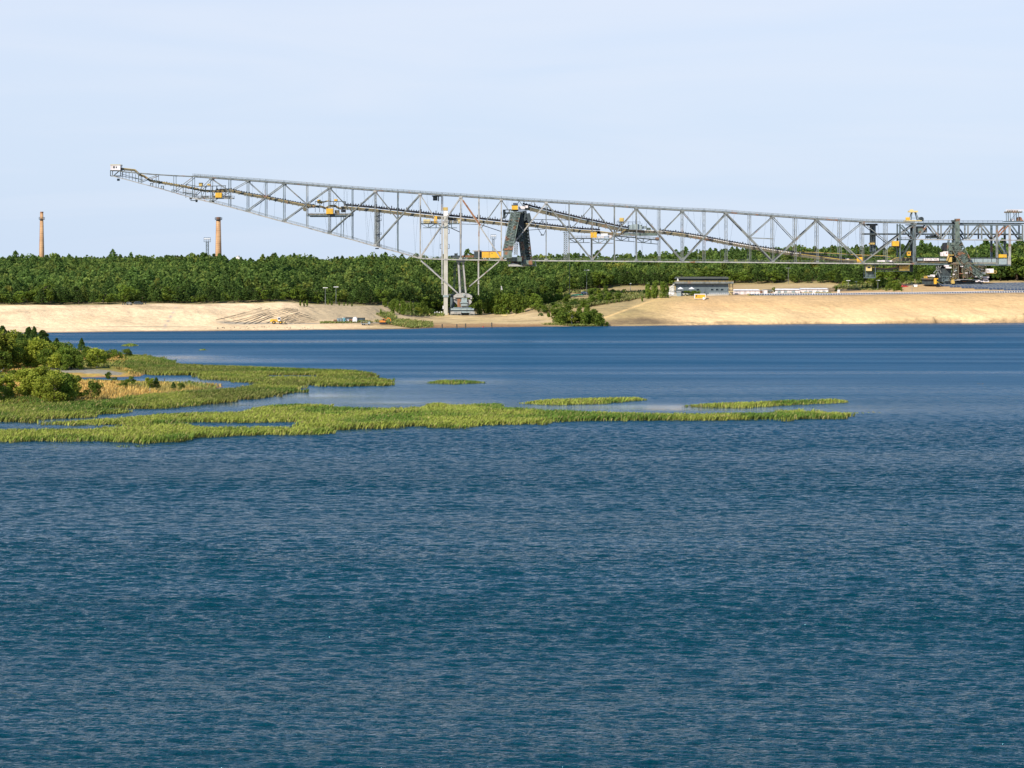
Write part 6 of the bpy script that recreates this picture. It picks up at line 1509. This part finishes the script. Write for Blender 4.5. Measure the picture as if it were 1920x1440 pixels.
crate('site_bin', 625.5, 631, 599.5, 604.5, 'rust', 'rust-brown skip at the end of the row of site containers', 'skip', door='dark')
crate('site_container', 632, 640.5, 597, 604.5, 'greytin', 'light grey site container beside the teal toilet cabin', 'container', roof='steel', door='steel2')
crate('toilet_cabin', 641.8, 647, 596.5, 604.5, 'teal', 'teal toilet cabin in the row of site containers', 'toilet cabin', roof='white', door='greytin')
crate('site_box', 648.5, 654, 599.5, 604, 'pink', 'low white box between toilet cabin and white tent', 'box', door='steel')
crate('site_bin', 655, 660.3, 598.5, 604, 'rust', 'brown tarp-covered box pressed against the white tent', 'box', door='dark')
crate('white_tent', 661, 669.3, 594.3, 604.8, 'white', 'tall round-topped white tent in the middle of the site camp', 'tent', door='pink', curved=True)
crate('site_container', 670, 684, 596.3, 602.5, 'dark', 'long black container behind the grey flatbed trailer', 'container', roof='black', door='steel2')
crate('site_container', 643, 660, 596.2, 602, 'dark', 'black container hidden behind toilet cabin and white box', 'container', roof='black', door='steel2').location.y += 3.5
g = G(685.5, 610); e = empty('flatbed_trailer', g, 'grey flatbed trailer with a rail frame at the roadside', 'trailer')
b = MB(); b.box(g.x - 2.2, g.x + 2.2, g.y, g.y + 2, g.z + .6, g.z + .85); b.box(g.x + 1.2, g.x + 2.1, g.y + .1, g.y + 1.8, g.z + .85, g.z + 1.7); b.build('bed', M['greytin'], e)
b = MB(); b.frame(g.x - 2.1, g.x + 1.1, g.y + .05, g.y + 1.9, g.z + .85, g.z + 1.9, .1); b.build('rail_frame', M['steel'], e)
for a in (-1.4, -.5, 1.5): b = MB(); b.cyl((g.x + a, g.y, g.z + .35), (g.x + a, g.y + .3, g.z + .35), .36, n=12); b.build('wheel', M['black'], e)
g = G(676, 601); g.y -= 1; g.z = gz(g.x, g.y)
# excavator
g = G(718, 608); e = empty('excavator', g, 'orange excavator with raised arm at the end of the site road', 'excavator')
for dy in (0, 1.7): b = MB(); b.cyl((g.x - 1.3, g.y + dy, g.z + .4), (g.x - 1.3, g.y + dy + .5, g.z + .4), .4, n=12); b.cyl((g.x + 1.3, g.y + dy, g.z + .4), (g.x + 1.3, g.y + dy + .5, g.z + .4), .4, n=12); b.box(g.x - 1.3, g.x + 1.3, g.y + dy + .003, g.y + dy + .497, g.z, g.z + .8); b.build('track', M['black'], e)
b = MB(); b.prism([(g.x - 1.7, g.z + .9), (g.x + 1.2, g.z + .9), (g.x + 1.2, g.z + 1.5), (g.x - .3, g.z + 1.7), (g.x - 1.7, g.z + 1.8)], g.y, g.y + 2.1); b.build('body', M['orange'], e, bevel=.06)
b = MB(); b.prism([(g.x - .2, g.z + 1.5), (g.x + 1.1, g.z + 1.3), (g.x + .9, g.z + 2.7), (g.x - .2, g.z + 2.7)], g.y - .02, g.y + 1.0); cb = b.build('cab', M['orange'], e); b = MB(); b.prism([(g.x - .08, g.z + 1.75), (g.x + .9, g.z + 1.6), (g.x + .78, g.z + 2.55), (g.x - .08, g.z + 2.55)], g.y - .05, g.y - .023); b.build('window', M['glass'], cb)
b = MB(); b.beam(g + V(1.0, 1.3, 1.4), g + V(2.3, 1.3, 3.0), .4, .35); b.beam(g + V(2.3, 1.3, 3.0), g + V(3.3, 1.3, 2.6), .34, .3); b.build('boom', M['orange'], e)
b = MB(); b.beam(g + V(3.3, 1.3, 2.7), g + V(3.7, 1.3, 1.2), .28, .25); st_ = b.build('stick', M['orange'], e)
b = MB(); b.prism([(g.x + 3.3, g.z + 1.2), (g.x + 3.9, g.z + 1.3), (g.x + 3.9, g.z + .6), (g.x + 3.2, g.z + .5), (g.x + 3.0, g.z + .9)], g.y + .9, g.y + 1.7); b.build('bucket', M['dark'], e)
# wheel loader
g = G(520, 607.5); e = empty('wheel_loader', g, 'yellow wheel loader with white cab on the track below the striped slope', 'wheel loader')
for a in (-1.7, 1.5):
    for dy in (0, 1.9): b = MB(); b.cyl((g.x + a, g.y + dy, g.z + .75), (g.x + a, g.y + dy + .55, g.z + .75), .75, n=16); w = b.build('wheel', M['black'], e); b = MB(); b.cyl((g.x + a, g.y + dy - .03, g.z + .75), (g.x + a, g.y + dy + .05, g.z + .75), .35, n=10); b.build('rim', M['yellow'], w)
b = MB(); b.prism([(g.x - 3.4, g.z + 1.0), (g.x + .1, g.z + 1.0), (g.x + .1, g.z + 2.1), (g.x - 2.9, g.z + 2.3), (g.x - 3.4, g.z + 1.9)], g.y + .5, g.y + 2.1); b.build('engine_hood', M['yellow'], e, bevel=.08)
b = MB(); b.box(g.x + .12, g.x + 1.3, g.y + .6, g.y + 2.0, g.z + 1.4, g.z + 3.1); cb = b.build('cab', M['white'], e, bevel=.05); b = MB(); b.box(g.x + .3, g.x + 1.12, g.y + .56, g.y + .595, g.z + 2.0, g.z + 2.9); b.build('window', M['glass'], cb)
b = MB(); b.box(g.x + .12, g.x + 2.2, g.y + .7, g.y + 1.9, g.z + .8, g.z + 1.38); b.beam(g + V(1.2, 1.3, 1.3), g + V(3.3, 1.3, .6), .35, .9); b.build('lift_arm', M['ochre'], e)
b = MB(); b.prism([(g.x + 3.2, g.z + .1), (g.x + 4.3, g.z + .1), (g.x + 4.2, g.z + .3), (g.x + 3.6, g.z + .5), (g.x + 3.8, g.z + 1.2), (g.x + 3.3, g.z + 1.0)], g.y, g.y + 2.7); b.build('bucket', M['belt'], e)
# boulders near loader, posts in the water, bench, flag, poles
for x, y, hh_ in ((829, 616, 2.0), (856.5, 616, 2.0), (873, 616, 2.3), (922, 614.5, 2.4)):
    X, Y = WXY(x, y); b = MB(); b.cyl((X, Y, -1.5), (X, Y, hh_), .3, .27, 8); b.cyl((X, Y, hh_), (X, Y, hh_ + .12), .3, .18, 8)
    tag(b.build('mooring_post', M['wood']), {829: 'dark post in the water, in line with the tall column', 856.5: 'dark post in the water below the bogie wheels', 873: 'dark post in the water, third in the row of four', 922: 'solitary tallest dark post in the water apart from the other three'}[x], 'post')
X, Y = WXY(906, 613.8); b = MB(); b.cyl((X, Y, -.2), (X, Y, .35), .38, .3, 10); b.cyl((X, Y, .35), (X, Y, .6), .3, .06, 10); tag(b.build('buoy', M['red']), 'tiny red buoy between the third and the last water post', 'buoy')
g = G(945, 593.5); e = empty('park_bench', g, 'long pale bench on the flat sand near the bushes', 'bench')
b = MB(); b.box(g.x - 1.6, g.x + 1.6, g.y, g.y + .5, g.z + .42, g.z + .5); b.build('seat', M['cream'], e); b = MB(); b.box(g.x - 1.6, g.x + 1.6, g.y + .5, g.y + .56, g.z + .55, g.z + 1.05); b.build('backrest', M['cream'], e)
for sx in (-1.4, 1.4): b = MB(); b.box(g.x + sx - .06, g.x + sx + .06, g.y, g.y + .55, g.z, g.z + .42); b.build('leg', M['dark'], e)
g = Vector((at(939, 550, 1225).x, 1225, gz(at(939, 550, 1225).x, 1225))); zt = at(939, 536, 1225).z
e = empty('flagpole', g, 'white flag hanging among the trees right of the bogie', 'flag'); b = MB(); b.cyl(g, (g.x, g.y, zt), .07, .05, 6); b.build('pole', M['pale'], e)
b = MB(); b.prism([(g.x + .05, zt), (g.x + .7, zt - .5), (g.x + .9, zt - 2.3), (g.x + .1, zt - 1.9)], g.y - .03, g.y + .03); b.build('cloth', M['white'], e)
# row of small white signs left of the column
for k, x in enumerate((811, 815, 819.5, 823.5, 828)):
    g = G(x, 590.5 + (k % 2)); b = MB(); b.beam(g, g + V(0, 0, 1.7), .1); b.box(g.x - .3, g.x + .3, g.y - .08, g.y - .051, g.z + 1.4, g.z + 1.9); tag(b.build('white_sign', M['white']), 'small white sign board in the row left of the tall column', 'sign', 'small white sign boards by the tall column')
# brushwood erosion rows draped on the striped slope
def drape(path, w, hgt, mat, label):
    b = MB(); pts = []
    for (x0, y0), (x1, y1) in zip(path[:-1], path[1:]):
        for k in range(5): t = k / 5; pts.append(G(x0 + (x1 - x0) * t, y0 + (y1 - y0) * t, 1000, 1150))
    for p, q in zip(pts[:-1], pts[1:]): 
        b.beam(p + V(0, 0, .08), q + V(0, 0, .08), hgt * random.uniform(.7, 1.3), w * random.uniform(.7, 1.3))
    return b
RW = [[(440,606),(458,601.5),(495,589),(526,581),(550,577.5)],[(466,607.5),(486,600),(516,589),(545,582),(562,580)],[(500,605.5),(530,594.5),(570,584)],[(528,602.5),(548,594.5),(579,589)],[(538,604.5),(557,598),(588,594.2)],[(552,606.5),(570,601.5),(596,599)],[(405,600),(450,589),(500,575)],[(420,604.5),(446,601),(490,588),(520,580),(545,577)],[(456,607.5),(470,602),(500,590),(530,582),(556,578)],[(478,607.5),(500,598),(530,588),(566,582)],[(520,603),(540,593),(573,587)],[(535,602),(555,595),(584,591)],[(542,606),(560,600),(592,597)],[(560,606.5),(580,603),(600,601)],[(432,597),(470,588),(515,577)]]
for k, r_ in enumerate(RW):
    b = drape(r_, .3, .12, 'wood', '')
    if b.v: tag(b.build('brushwood_row', M['wood']), 'dark curved line of brushwood laid across the striped sand slope', 'brushwood row', 'brushwood rows on the striped slope')
# stones along the water's edge near the track
b = MB()
for k in range(60):
    x = random.uniform(405, 600); y = random.uniform(612, 618); g = G(x, y, 960, 1060); s_ = random.uniform(.1, .3); b.cyl(g - V(s_, 0, .1), g + V(s_, .1, s_ * .5), s_ * .7, s_ * .4, 5)
tag(b.build('shore_rubble', M['wood']), 'dark broken stones and driftwood along the shore below the track', 'rubble', kind='stuff')
print('OBJECTS', len(SC.objects))
